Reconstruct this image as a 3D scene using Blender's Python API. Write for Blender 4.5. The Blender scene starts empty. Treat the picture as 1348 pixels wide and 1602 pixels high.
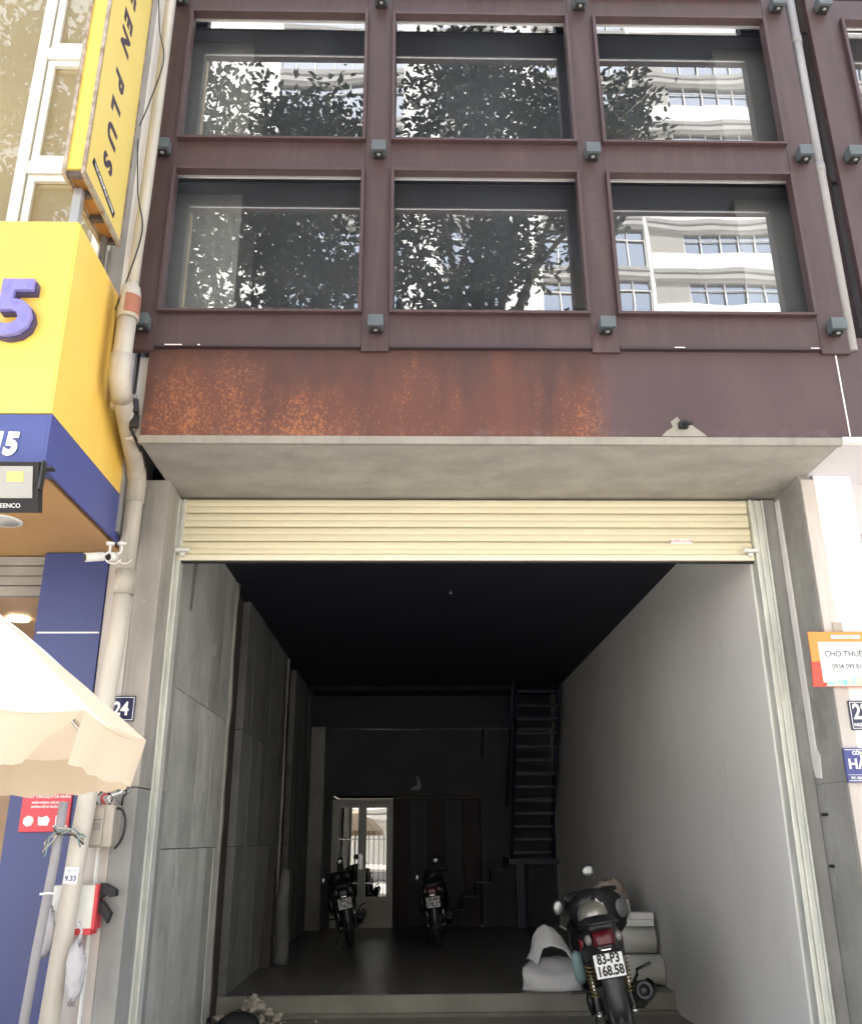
import bpy, bmesh, math, random
from mathutils import Vector, Matrix
R = math.radians
rnd = random.Random(7)
SC = bpy.context.scene
COL = SC.collection

# ------------------------------------------------------------------ camera, world, sun, exposure
cam_d = bpy.data.cameras.new("camera"); cam = bpy.data.objects.new("camera", cam_d); COL.objects.link(cam)
cam_d.sensor_fit = 'HORIZONTAL'; cam_d.sensor_width = 36.0
cam_d.lens = 1409.27 / 1348 * 36.0
cam_d.clip_start = 0.05; cam_d.clip_end = 2000
pi_, ya_, ro_ = R(20.0558), R(1.3157), R(-0.3399)
Fv = Vector((math.sin(ya_) * math.cos(pi_), math.cos(ya_) * math.cos(pi_), math.sin(pi_)))
Rv = Vector((math.cos(ya_), -math.sin(ya_), 0)); Uv = Rv.cross(Fv)
R2 = Rv * math.cos(ro_) + Uv * math.sin(ro_); U2 = -Rv * math.sin(ro_) + Uv * math.cos(ro_)
m = Matrix((R2, U2, -Fv)).transposed().to_4x4(); m.translation = Vector((0, -5.55, 1.4))
cam.matrix_world = m
SC.camera = cam

SUN_EL = 72
world = bpy.data.worlds.new("World"); SC.world = world; world.use_nodes = True
wn = world.node_tree.nodes; wl = world.node_tree.links; wn.clear()
sky = wn.new('ShaderNodeTexSky'); sky.sky_type = 'NISHITA'; sky.sun_disc = False
sky.sun_elevation = R(SUN_EL); sky.sun_rotation = 0.0; sky.air_density = 1.6; sky.dust_density = 5.0; sky.ozone_density = 1.0
bg = wn.new('ShaderNodeBackground'); bg.inputs['Strength'].default_value = 0.13
wo = wn.new('ShaderNodeOutputWorld')
hs = wn.new('ShaderNodeHueSaturation'); hs.inputs['Saturation'].default_value = 0.72
wl.new(sky.outputs[0], hs.inputs['Color']); wl.new(hs.outputs[0], bg.inputs[0]); wl.new(bg.outputs[0], wo.inputs[0])
sun_d = bpy.data.lights.new("sun", 'SUN'); sun_d.energy = 4.5; sun_d.angle = R(0.6); sun_d.color = (1.0, 0.965, 0.91)
sun = bpy.data.objects.new("sun", sun_d); COL.objects.link(sun)
sun.location = (0, 30, 60)
sd = Vector((0.0, math.cos(R(SUN_EL)), math.sin(R(SUN_EL))))
sun.rotation_euler = sd.to_track_quat('Z', 'Y').to_euler()
SC.view_settings.view_transform = 'Standard'; SC.view_settings.look = 'None'
SC.view_settings.gamma = 1.0; SC.view_settings.use_curve_mapping = False
SC.view_settings.exposure = 2.28
SC.render.engine = 'CYCLES'
SC.cycles.use_denoising = True
SC.cycles.max_bounces = 8; SC.cycles.diffuse_bounces = 5; SC.cycles.glossy_bounces = 4
SC.cycles.transmission_bounces = 6; SC.cycles.transparent_max_bounces = 12
SC.cycles.sample_clamp_indirect = 6.0; SC.cycles.caustics_reflective = False; SC.cycles.caustics_refractive = False

# ------------------------------------------------------------------ materials
MATS = {}
def srgb(r, g, b):
    f = lambda c: (c / 255) / 12.92 if c <= 10 else (((c / 255) + 0.055) / 1.055) ** 2.4
    return (f(r), f(g), f(b))
def _nt(name):
    mt = bpy.data.materials.new(name); mt.use_nodes = True
    nt = mt.node_tree; nt.nodes.clear()
    out = nt.nodes.new('ShaderNodeOutputMaterial'); bs = nt.nodes.new('ShaderNodeBsdfPrincipled')
    nt.links.new(bs.outputs[0], out.inputs[0]); MATS[name] = mt
    return mt, nt, bs, out
def _noise(nt, scale, detail=4, rough=.55, stretch=(1, 1, 1), rand=False):
    tc = nt.nodes.new('ShaderNodeTexCoord'); mp = nt.nodes.new('ShaderNodeMapping')
    mp.inputs['Scale'].default_value = stretch
    nt.links.new(tc.outputs['Object'], mp.inputs[0])
    if rand:
        oi = nt.nodes.new('ShaderNodeObjectInfo'); mu = nt.nodes.new('ShaderNodeMath'); mu.operation = 'MULTIPLY'
        mu.inputs[1].default_value = 37.0; nt.links.new(oi.outputs['Random'], mu.inputs[0])
        nt.links.new(mu.outputs[0], mp.inputs['Location'])
    n = nt.nodes.new('ShaderNodeTexNoise'); n.inputs['Scale'].default_value = scale
    n.inputs['Detail'].default_value = detail; n.inputs['Roughness'].default_value = rough
    nt.links.new(mp.outputs[0], n.inputs['Vector'])
    return n.outputs['Fac']
def _ramp(nt, fac, a, b, lo=.35, hi=.65):
    r = nt.nodes.new('ShaderNodeValToRGB'); nt.links.new(fac, r.inputs[0])
    r.color_ramp.elements[0].position = lo; r.color_ramp.elements[1].position = hi
    r.color_ramp.elements[0].color = (*a, 1); r.color_ramp.elements[1].color = (*b, 1)
    return r.outputs[0]
def _mix(nt, fac, a, b, mode='MIX'):
    mx = nt.nodes.new('ShaderNodeMix'); mx.data_type = 'RGBA'; mx.blend_type = mode
    for sock, v in ((mx.inputs[0], fac), (mx.inputs[6], a), (mx.inputs[7], b)):
        if isinstance(v, (int, float)): sock.default_value = v
        elif isinstance(v, tuple): sock.default_value = (*v, 1)
        else: nt.links.new(v, sock)
    return mx.outputs[2]
def _bump(nt, bs, h, strength=.2, dist=.01):
    b = nt.nodes.new('ShaderNodeBump'); b.inputs['Strength'].default_value = strength; b.inputs['Distance'].default_value = dist
    nt.links.new(h, b.inputs['Height']); nt.links.new(b.outputs[0], bs.inputs['Normal'])
    return b
def M(name, c, c2=None, rough=.6, metal=0., scale=4., stretch=(1, 1, 1), bump=.1, bscale=60., dist=.003, rand=0., spec=.5, streak=0., streakc=None, marks=0):
    """base colour varied by noise, fine relief, optional per-object variation and vertical streaks"""
    mt, nt, bs, out = _nt(name)
    c2 = c2 or tuple(x * .8 for x in c)
    base = _ramp(nt, _noise(nt, scale, 6, .6, stretch, rand > 0), c, c2, .3, .7)
    if streak:
        f = _noise(nt, 3.0, 5, .6, (7, 7, .45))
        base = _mix(nt, _ramp(nt, f, (0, 0, 0), (streak,) * 3, .5, .75), base, streakc or tuple(x * .4 for x in c))
    if marks:
        f = _ramp(nt, _noise(nt, 2.4, 10, .72, (1, 1, .7), rand > 0), (0, 0, 0), (marks,) * 3, .58, .66)
        base = _mix(nt, f, base, tuple(x * .55 for x in c))
        f = _ramp(nt, _noise(nt, 3.9, 9, .7, (1, 1, 1.2), rand > 0), (0, 0, 0), (marks * .7,) * 3, .63, .68)
        base = _mix(nt, f, base, tuple(min(1, x * 1.35) for x in c))
    if rand:
        oi = nt.nodes.new('ShaderNodeObjectInfo')
        k = _ramp(nt, oi.outputs['Random'], (1 - rand,) * 3, (1 + rand,) * 3, 0, 1)
        base = _mix(nt, 1.0, base, k, 'MULTIPLY')
    nt.links.new(base, bs.inputs['Base Color'])
    bs.inputs['Roughness'].default_value = rough; bs.inputs['Metallic'].default_value = metal
    bs.inputs['Specular IOR Level'].default_value = spec
    if bump: _bump(nt, bs, _noise(nt, bscale, 3), bump, dist)
    return mt
def plain(name, c, rough=.5, metal=0., spec=.5, emit=0.):
    mt, nt, bs, out = _nt(name)
    bs.inputs['Base Color'].default_value = (*c, 1); bs.inputs['Roughness'].default_value = rough
    bs.inputs['Metallic'].default_value = metal; bs.inputs['Specular IOR Level'].default_value = spec
    if emit:
        bs.inputs['Emission Color'].default_value = (*c, 1); bs.inputs['Emission Strength'].default_value = emit
    return mt
def glass(name, tint, refl, rtint=(1, 1, 1), wave=.0, rough=0.0, haze=0.):
    """coated flat glass: mirror share + tinted see-through share"""
    mt, nt, bs, out = _nt(name); nt.nodes.remove(bs)
    g = nt.nodes.new('ShaderNodeBsdfGlossy'); g.inputs['Roughness'].default_value = rough; g.inputs['Color'].default_value = (*rtint, 1)
    t = nt.nodes.new('ShaderNodeBsdfTransparent'); t.inputs['Color'].default_value = (*tint, 1)
    mx = nt.nodes.new('ShaderNodeMixShader')
    fr = nt.nodes.new('ShaderNodeFresnel'); fr.inputs['IOR'].default_value = 1.5
    ad = nt.nodes.new('ShaderNodeMath'); ad.operation = 'ADD'; ad.inputs[1].default_value = refl; ad.use_clamp = True
    nt.links.new(fr.outputs[0], ad.inputs[0]); nt.links.new(ad.outputs[0], mx.inputs[0])
    nt.links.new(t.outputs[0], mx.inputs[1]); nt.links.new(g.outputs[0], mx.inputs[2]); nt.links.new(mx.outputs[0], out.inputs[0])
    if haze:  # pale bluish veil put into the glass colour to lift its darks
        df = nt.nodes.new('ShaderNodeBsdfDiffuse'); df.inputs['Color'].default_value = (.56, .62, .72, 1)
        m2 = nt.nodes.new('ShaderNodeMixShader')
        nt.links.new(_ramp(nt, _noise(nt, 1.2, 6, .65, (1, 1, .35)), (haze * .5,) * 3, (haze * 1.5,) * 3), m2.inputs[0])
        nt.links.new(mx.outputs[0], m2.inputs[1]); nt.links.new(df.outputs[0], m2.inputs[2]); nt.links.new(m2.outputs[0], out.inputs[0])
    if wave:
        b = nt.nodes.new('ShaderNodeBump'); b.inputs['Strength'].default_value = 1.0; b.inputs['Distance'].default_value = wave
        nt.links.new(_noise(nt, 1.6, 1, .4), b.inputs['Height']); nt.links.new(b.outputs[0], g.inputs['Normal'])
    return mt

M('steel', (.070, .039, .041), (.052, .030, .032), rough=.5, scale=3.2, stretch=(1, 1, .5), bump=.2, bscale=70, streak=.3, streakc=(.125, .085, .085))
M('steel_dark', (.045, .028, .032), (.036, .022, .026), rough=.55, scale=3)
M('neighbour_steel', (.074, .044, .047), (.058, .036, .039), rough=.5, scale=2.2)
M('concrete', (.33, .31, .27), (.24, .22, .19), rough=.85, scale=1.6, bump=.35, bscale=35, streak=.35, streakc=(.14, .13, .12))
M('concrete_soffit', (.40, .38, .34), (.285, .265, .235), rough=.85, scale=4.2, stretch=(.8, 1.1, 1), bump=.3, bscale=30, marks=.4)
M('concrete_pier', (.46, .43, .39), (.29, .27, .245), rough=.85, scale=2.6, stretch=(1, 1, .5), bump=.35, bscale=35, streak=.45, streakc=(.15, .135, .125), marks=.6)
M('concrete_grey', (.37, .365, .345), (.24, .235, .225), rough=.85, scale=3.0, stretch=(1, 1, .7), bump=.3, bscale=35, streak=.2, streakc=(.16, .16, .155), marks=.6)
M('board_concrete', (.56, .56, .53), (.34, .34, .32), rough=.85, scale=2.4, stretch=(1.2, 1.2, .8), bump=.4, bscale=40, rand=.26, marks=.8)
M('board_shaded', (.21, .21, .205), (.13, .13, .13), rough=.85, scale=2.4, stretch=(1.2, 1.2, .8), bump=.4, bscale=40, rand=.26, marks=.8)  # board concrete with the dimness deeper in the shop put into its colour
M('room_grey', (.52, .54, .60), (.46, .48, .54), rough=.8, scale=1)
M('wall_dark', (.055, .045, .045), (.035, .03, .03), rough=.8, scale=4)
M('pinkish_plaster', (.60, .545, .51), (.46, .42, .39), rough=.85, scale=2.0, stretch=(1, 1, .5), bump=.2, streak=.25, streakc=(.3, .27, .25))
M('white_paint', (.82, .80, .79), (.75, .73, .72), rough=.7, scale=1.5, bump=.1, streak=.12, streakc=(.5, .48, .46))
M('white_soffit', (.62, .60, .62), (.58, .55, .57), rough=.7, scale=1.5, bump=.1)
M('grey_wall', (.80, .785, .765), (.70, .685, .67), rough=.85, scale=.9, stretch=(1, .8, .8), bump=.35, bscale=22, dist=.004, marks=.16)
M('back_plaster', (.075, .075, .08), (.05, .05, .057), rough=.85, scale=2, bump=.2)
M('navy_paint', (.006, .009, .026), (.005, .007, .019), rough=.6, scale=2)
M('navy_ceiling', (.007, .009, .022), (.005, .0065, .016), rough=.75, scale=1.6)
M('stair_blue', (.014, .02, .06), (.01, .015, .04), rough=.4, scale=5)
M('floor_concrete', (.19, .187, .178), (.12, .118, .112), rough=.30, scale=1.3, bump=.12, bscale=18, dist=.002, streak=0)
M('apron_concrete', (.31, .295, .26), (.21, .20, .175), rough=.8, scale=2.5, bump=.4, bscale=30)
M('asphalt', (.055, .055, .055), (.04, .04, .04), rough=.9, scale=3, bump=.5, bscale=120)
M('paving', (.44, .425, .395), (.36, .345, .32), rough=.85, scale=2, bump=.3)
M('cream_slat', (.72, .66, .48), (.66, .60, .43), rough=.45, scale=2.0, stretch=(.6, 1, 3), bump=.05, rand=.03)
M('cream_bar', (.82, .76, .60), (.74, .68, .52), rough=.4, scale=3, bump=.05)
M('galvanised', (.84, .84, .76), (.55, .57, .54), rough=.45, metal=.25, scale=6, stretch=(2, 2, .5), bump=.12, bscale=40)
M('alu', (.62, .62, .62), (.5, .5, .5), rough=.35, metal=.7, scale=8, bump=.04)
M('white_alu', (.84, .84, .80), (.76, .76, .72), rough=.4, scale=4, bump=.04)
M('lamp_grey', (.10, .12, .135), (.075, .09, .10), rough=.45, scale=9, bump=.1)
M('pvc', (.50, .455, .39), (.36, .33, .285), rough=.5, scale=3, stretch=(1, 1, .35), bump=.08, streak=.4, streakc=(.20, .18, .155))
M('pvc_light', (.62, .57, .50), (.50, .46, .40), rough=.5, scale=3, stretch=(1, 1, .4), bump=.08, streak=.3, streakc=(.3, .27, .24))
M('pvc_grey', (.33, .31, .32), (.24, .23, .235), rough=.5, scale=3, stretch=(1, 1, .4), bump=.08)
M('rust_patch', (.26, .11, .075), (.33, .13, .08), rough=.8, scale=14)
M('yellow_panel', (.93, .63, .14), (.90, .57, .11), rough=.35, scale=.9, bump=.03, bscale=12)
M('yellow_sign', (.80, .63, .20), (.76, .58, .17), rough=.35, scale=.8, bump=.02)
M('orange_under', (.55, .27, .08), (.45, .22, .07), rough=.6, scale=2)
M('tan_soffit', (.50, .29, .115), (.42, .24, .10), rough=.55, scale=1.5)
M('blue_panel', (.075, .095, .30), (.062, .08, .26), rough=.35, scale=1.0, bump=.02)
M('blue_column', (.045, .06, .20), (.036, .05, .17), rough=.4, scale=1.2, bump=.04)
M('digit_purple', (.26, .24, .58), (.19, .17, .46), rough=.5, scale=22, bump=.15)
plain('digit_side', (.045, .04, .12), .5)
M('steel_frame_dark', (.05, .045, .045), (.12, .09, .07), rough=.6, scale=25)
M('sign_edge', (.55, .50, .42), (.25, .17, .11), rough=.5, metal=.3, scale=18)
M('column_light', (.82, .81, .77), (.68, .67, .63), rough=.8, scale=2.5, stretch=(1, 1, .5), bump=.2)
M('blind_tan', (.42, .34, .20), (.36, .29, .17), rough=.8, scale=1.2, bump=0)
M('warm_wall', (.48, .32, .20), (.36, .24, .15), rough=.5, scale=2)
M('umbrella_fabric', (.80, .70, .55), (.74, .63, .48), rough=.85, scale=4, bump=.25, bscale=9, dist=.01)
M('foam', (.86, .86, .88), (.78, .78, .80), rough=.6, scale=4, bump=.3, bscale=14, dist=.01)
M('paper_white', (.82, .82, .78), (.74, .74, .70), rough=.7, scale=5, bump=.1)
M('roll_grey', (.30, .31, .29), (.24, .245, .23), rough=.7, scale=5, bump=.1)
M('cardboard_brown', (.28, .22, .17), (.12, .09, .07), rough=.35, scale=9, bump=.6, bscale=12, dist=.02)
M('wood_dark', (.07, .055, .045), (.04, .032, .028), rough=.75, scale=6, stretch=(4, 4, .5))
M('rubble', (.55, .50, .43), (.36, .32, .28), rough=.95, scale=12, bump=.6, bscale=40)
M('box_beige', (.44, .39, .33), (.34, .30, .255), rough=.5, scale=6, bump=.08, streak=.2)
M('bark', (.14, .115, .09), (.08, .065, .05), rough=.95, scale=6, stretch=(3, 3, .5), bump=.8, bscale=20, dist=.03)
M('slat_grey', (.36, .34, .31), (.22, .20, .18), rough=.6, scale=3, bump=.2)
M('tower_white', (.80, .79, .75), (.76, .75, .71), rough=.8, scale=.3, bump=0)
M('tower_cornice', (.47, .46, .44), (.43, .42, .40), rough=.8, scale=.3, bump=0)
M('tower_tan', (.36, .345, .31), (.32, .31, .28), rough=.8, scale=.3, bump=0)
M('door_cream', (.42, .39, .31), (.34, .31, .25), rough=.5, scale=3)
M('door_frame', (.40, .38, .34), (.30, .29, .26), rough=.4, scale=5)
M('black_plastic', (.014, .015, .018), (.022, .023, .027), rough=.38, scale=5, bump=.05)
M('seat_black', (.012, .012, .013), (.02, .02, .021), rough=.6, scale=9, bump=.3)
M('tyre_rubber', (.016, .016, .016), (.03, .029, .028), rough=.85, scale=12, bump=.3)
plain('chrome', (.62, .62, .6), .22, 1.0)
plain('dark_metal', (.06, .06, .062), .4, .8)
M('gold_spring', (.35, .25, .08), (.18, .13, .06), rough=.4, metal=.5, scale=20)
plain('red_lens', (.09, .006, .012), .28)
plain('red_body', (.22, .012, .02), .3)
plain('teal_panel', (.19, .29, .30), .4)
plain('clear_lens', (.22, .21, .21), .25)
plain('reflector_white', (.38, .38, .37), .3)
plain('mirror_glass', (.30, .31, .31), .25, .6)
plain('helmet_silver', (.36, .345, .31), .3, .5)
plain('helmet_grey', (.13, .13, .14), .4)
plain('white_sign', (.85, .85, .85), .45)
plain('text_black', (.012, .012, .014), .6)
plain('text_navy', (.05, .055, .18), .6)
plain('text_white', (.88, .88, .88), .5)
plain('text_grey', (.07, .07, .08), .6)
plain('text_dark_purple', (.06, .04, .07), .5)
plain('navy_plate', (.022, .028, .075), .3)
plain('navy_plate_blue', (.05, .06, .22), .3)
plain('red_sign', (.62, .055, .075), .45)
plain('orange_poster', (.88, .28, .06), .4)
plain('red_poster', (.70, .075, .05), .4)
M('cyan_print', (.10, .55, .62), (.75, .62, .35), rough=.5, scale=30, bump=0)
plain('red_tape', (.62, .05, .06), .5)
plain('black_matt', (.012, .012, .013), .7)
plain('cable_black', (.012, .012, .012), .5)
plain('led_yellow', (.80, .74, .20), .5)
plain('lamp_emit', (1.0, .80, .52), .5, emit=5.0)
plain('disc_glass', (.5, .5, .5), .4)
plain('cctv_white', (.75, .73, .70), .35)
M('dark_liner', (.035, .033, .037), (.025, .024, .027), rough=.6, scale=5)
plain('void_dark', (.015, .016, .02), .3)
plain('door_bulb', (.85, .80, .7), .3)
M('leaf_dark', (.016, .026, .012), (.010, .018, .009), rough=.45, scale=3, bump=0)
M('leaf_light', (.05, .08, .022), (.03, .055, .016), rough=.45, scale=3, bump=0)
glass('window_glass', (.82, .84, .87), .24, (.97, .98, 1.0), wave=.0016, haze=.038)
def film_glass(name, c, c2):
    mt, nt, bs, out = _nt(name)
    nt.links.new(_ramp(nt, _noise(nt, .7, 3), c, c2), bs.inputs['Base Color']); bs.inputs['Roughness'].default_value = .6
    g = nt.nodes.new('ShaderNodeBsdfGlossy'); g.inputs['Roughness'].default_value = 0; g.inputs['Color'].default_value = (1, .93, .8, 1)
    b = nt.nodes.new('ShaderNodeBump'); b.inputs['Distance'].default_value = .002; nt.links.new(_noise(nt, 1.6, 1, .4), b.inputs['Height']); nt.links.new(b.outputs[0], g.inputs['Normal'])
    mx = nt.nodes.new('ShaderNodeMixShader'); mx.inputs[0].default_value = .17
    nt.links.new(bs.outputs[0], mx.inputs[1]); nt.links.new(g.outputs[0], mx.inputs[2]); nt.links.new(mx.outputs[0], out.inputs[0])
film_glass('neighbour_glass', (.40, .33, .19), (.34, .28, .155))
glass('door_glass', (.10, .10, .10), .30, (.9, .88, .84), wave=.001)
glass('tower_glass', (.10, .12, .15), .55, (.80, .86, .92), rough=.02)

# translucent fabric / plastic
def translucent(name, c, t):
    mt, nt, bs, out = _nt(name)
    bs.inputs['Base Color'].default_value = (*c, 1); bs.inputs['Roughness'].default_value = .8
    tr = nt.nodes.new('ShaderNodeBsdfTranslucent'); tr.inputs['Color'].default_value = (*c, 1)
    mx = nt.nodes.new('ShaderNodeMixShader'); mx.inputs[0].default_value = t
    nt.links.new(bs.outputs[0], mx.inputs[1]); nt.links.new(tr.outputs[0], mx.inputs[2]); nt.links.new(mx.outputs[0], out.inputs[0])
    _bump(nt, bs, _noise(nt, 7, 3), .4, .01)
translucent('canopy_cloth', (.60, .51, .40), .30)
M('leaf_green', (.022, .038, .014), (.014, .026, .011), rough=.5, scale=3, bump=0)
def film(name, c, a):
    mt, nt, bs, out = _nt(name)
    bs.inputs['Base Color'].default_value = (*c, 1); bs.inputs['Roughness'].default_value = .2
    bs.inputs['Alpha'].default_value = a
    _bump(nt, bs, _noise(nt, 14, 4), 1.0, .03)
film('plastic_film', (.62, .60, .62), .62)
film('plastic_brown', (.50, .42, .36), .8)

# rusted weathering steel fascia: rust on the left three fifths, painted to the right
def corten():
    mt, nt, bs, out = _nt('corten')
    tc = nt.nodes.new('ShaderNodeTexCoord'); sx = nt.nodes.new('ShaderNodeSeparateXYZ'); nt.links.new(tc.outputs['Object'], sx.inputs[0])
    paint = _ramp(nt, _noise(nt, 2.5, 4, .5, (1, 1, .6)), (.092, .056, .060), (.074, .046, .050))
    base = _ramp(nt, _noise(nt, 2.6, 6, .6, (1.5, 1, .45)), (.058, .028, .026), (.112, .042, .031), .32, .68)
    big = _noise(nt, 1.9, 4, .55, (1.5, 1, .55))
    fine = _noise(nt, 75, 4, .75, (1, 1, .7))
    def math_(op, a_, b_, c_=None):
        n = nt.nodes.new('ShaderNodeMath'); n.operation = op
        for i_, v_ in enumerate((a_, b_, c_)):
            if v_ is None: continue
            if isinstance(v_, (int, float)): n.inputs[i_].default_value = v_
            else: nt.links.new(v_, n.inputs[i_])
        return n.outputs[0]
    def mrange(sock, a0, a1, b0, b1):
        n = nt.nodes.new('ShaderNodeMapRange'); nt.links.new(sock, n.inputs['Value'])
        for k_, v_ in (('From Min', a0), ('From Max', a1), ('To Min', b0), ('To Max', b1)): n.inputs[k_].default_value = v_
        return n.outputs[0]
    hgt = mrange(sx.outputs['Z'], 4.10, 3.60, -.07, .07)
    dens = math_('ADD', big, hgt)
    halo = _ramp(nt, dens, (0, 0, 0), (.75, .75, .75), .40, .60)
    fsum = math_('MULTIPLY_ADD', math_('SUBTRACT', fine, .5), 1.35, dens)
    fl = _ramp(nt, fsum, (0, 0, 0), (.85, .85, .85), .60, .80)
    rust = _mix(nt, halo, base, (.142, .050, .032)); rust = _mix(nt, fl, rust, (.34, .130, .055))
    streak = _noise(nt, 3.2, 4, .6, (2.4, 1, .35))
    sr = _ramp(nt, math_('ADD', mrange(sx.outputs['Z'], 3.80, 4.12, -.10, .34), streak), (0, 0, 0), (.7, .7, .7), .52, .95)
    rust = _mix(nt, sr, rust, (.060, .034, .033))
    # ragged right boundary of the rust
    b1 = nt.nodes.new('ShaderNodeMath'); b1.operation = 'MULTIPLY_ADD'; b1.inputs[1].default_value = .55
    nt.links.new(big, b1.inputs[0]); nt.links.new(sx.outputs['X'], b1.inputs[2])
    mask = _ramp(nt, b1.outputs[0], (1, 1, 1), (0, 0, 0), 0, 1)
    rr = [n for n in nt.nodes if n.type == 'VALTORGB'][-1]
    mm = nt.nodes.new('ShaderNodeMapRange'); mm.inputs['From Min'].default_value = 1.28; mm.inputs['From Max'].default_value = 1.52
    nt.links.new(b1.outputs[0], mm.inputs['Value']); nt.links.new(mm.outputs[0], rr.inputs[0])
    col = _mix(nt, mask, paint, rust)
    # pale smear along the painted lower edge
    low = nt.nodes.new('ShaderNodeMapRange'); low.inputs['From Min'].default_value = 3.63; low.inputs['From Max'].default_value = 3.55
    nt.links.new(sx.outputs['Z'], low.inputs['Value'])
    lm = nt.nodes.new('ShaderNodeMath'); lm.operation = 'MULTIPLY'; nt.links.new(low.outputs[0], lm.inputs[0])
    nt.links.new(_ramp(nt, _noise(nt, 9, 5, .7), (0, 0, 0), (.45, .45, .45), .5, .7), lm.inputs[1])
    col = _mix(nt, lm.outputs[0], col, (.22, .18, .17))
    nt.links.new(col, bs.inputs['Base Color']); bs.inputs['Roughness'].default_value = .75
    _bump(nt, bs, fine, .5, .006)
corten()

# ------------------------------------------------------------------ geometry helpers
def box(bm, x0, x1, y0, y1, z0, z1, bev=0.):
    vs = [bm.verts.new(c) for c in ((x0, y0, z0), (x1, y0, z0), (x1, y1, z0), (x0, y1, z0), (x0, y0, z1), (x1, y0, z1), (x1, y1, z1), (x0, y1, z1))]
    fs = [bm.faces.new([vs[i] for i in f]) for f in ((0, 3, 2, 1), (4, 5, 6, 7), (0, 1, 5, 4), (1, 2, 6, 5), (2, 3, 7, 6), (3, 0, 4, 7))]
    if bev: bmesh.ops.bevel(bm, geom=list({e for f in fs for e in f.edges}), offset=bev, segments=2, affect='EDGES', profile=.6)
    return vs
def hexa(bm, pts):
    vs = [bm.verts.new(c) for c in pts]
    for f in ((0, 3, 2, 1), (4, 5, 6, 7), (0, 1, 5, 4), (1, 2, 6, 5), (2, 3, 7, 6), (3, 0, 4, 7)): bm.faces.new([vs[i] for i in f])
def frame_of(d):
    d = Vector(d).normalized(); a = Vector((0, 0, 1)) if abs(d.z) < .9 else Vector((1, 0, 0))
    u = d.cross(a).normalized(); return u, d.cross(u)
def smooth(pts, n=6):
    P = [Vector(p) for p in pts]; P = [P[0] * 2 - P[1]] + P + [P[-1] * 2 - P[-2]]; out = []
    for a, b, c, d in zip(P, P[1:], P[2:], P[3:]):
        for k in range(n):
            t = k / n; out.append(.5 * ((2 * b) + (c - a) * t + (2 * a - 5 * b + 4 * c - d) * t * t + (3 * b - a - 3 * c + d) * t ** 3))
    return out + [P[-2]]
def tube(bm, pts, r, n=10, caps=True):
    if not isinstance(r, (list, tuple)) and r <= .0072 and 3 <= len(pts) <= 6: pts = smooth(pts)
    pts = [Vector(p) for p in pts]; rings = []
    rs = r if isinstance(r, (list, tuple)) else [r] * len(pts)
    u = None
    for i, p in enumerate(pts):
        d = (pts[min(i + 1, len(pts) - 1)] - pts[max(i - 1, 0)]).normalized()
        if u is None: u, v = frame_of(d)
        else:
            u = (u - d * u.dot(d)).normalized()
        v = d.cross(u)
        rings.append([bm.verts.new(p + (u * math.cos(t) + v * math.sin(t)) * rs[i]) for t in [k * 2 * math.pi / n for k in range(n)]])
    for a, b in zip(rings, rings[1:]):
        for k in range(n):
            f = bm.faces.new((a[k], a[(k + 1) % n], b[(k + 1) % n], b[k])); f.smooth = True
    if caps:
        bm.faces.new(rings[0][::-1]); bm.faces.new(rings[-1])
def lathe(bm, prof, c, axis=(0, 0, 1), n=20):
    """prof = [(radius, offset along axis)]"""
    ax = Vector(axis).normalized(); u, v = frame_of(ax); c = Vector(c); rings = []
    for r, h in prof:
        if r < 1e-5: rings.append([bm.verts.new(c + ax * h)])
        else: rings.append([bm.verts.new(c + ax * h + (u * math.cos(t) + v * math.sin(t)) * r) for t in [k * 2 * math.pi / n for k in range(n)]])
    for a, b in zip(rings, rings[1:]):
        for k in range(n):
            q = (k + 1) % n
            if len(a) == 1 and len(b) == 1: continue
            if len(a) == 1: f = bm.faces.new((a[0], b[q], b[k]))
            elif len(b) == 1: f = bm.faces.new((a[k], a[q], b[0]))
            else: f = bm.faces.new((a[k], a[q], b[q], b[k]))
            f.smooth = True
def ellip(bm, c, r, rot=None, seg=16, rings=10):
    mt = Matrix.Translation(Vector(c)) @ (rot or Matrix()) @ Matrix.Diagonal((*r, 1))
    g = bmesh.ops.create_uvsphere(bm, u_segments=seg, v_segments=rings, radius=1.0, matrix=mt)
    for f in {f for v in g['verts'] for f in v.link_faces}: f.smooth = True
    return g['verts']
def loft(bm, secs, close=True):
    """secs: list of equal-length point rings"""
    rs = [[bm.verts.new(p) for p in s] for s in secs]; n = len(rs[0])
    for a, b in zip(rs, rs[1:]):
        for k in range(n if close else n - 1):
            f = bm.faces.new((a[k], a[(k + 1) % n], b[(k + 1) % n], b[k])); f.smooth = True
    if close: bm.faces.new(rs[0][::-1]); bm.faces.new(rs[-1])
def prism(bm, poly, ax, a, b):
    """extrude polygon (2D pts) along axis: 'x' -> pts are (y,z), 'y' -> (x,z), 'z' -> (x,y)"""
    def P(p, h): return {'x': (h, p[0], p[1]), 'y': (p[0], h, p[1]), 'z': (p[0], p[1], h)}[ax]
    A = [bm.verts.new(P(p, a)) for p in poly]; B = [bm.verts.new(P(p, b)) for p in poly]; n = len(poly)
    bm.faces.new(A); bm.faces.new(B[::-1])
    for k in range(n): bm.faces.new((A[k], B[k], B[(k + 1) % n], A[(k + 1) % n]))

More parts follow.
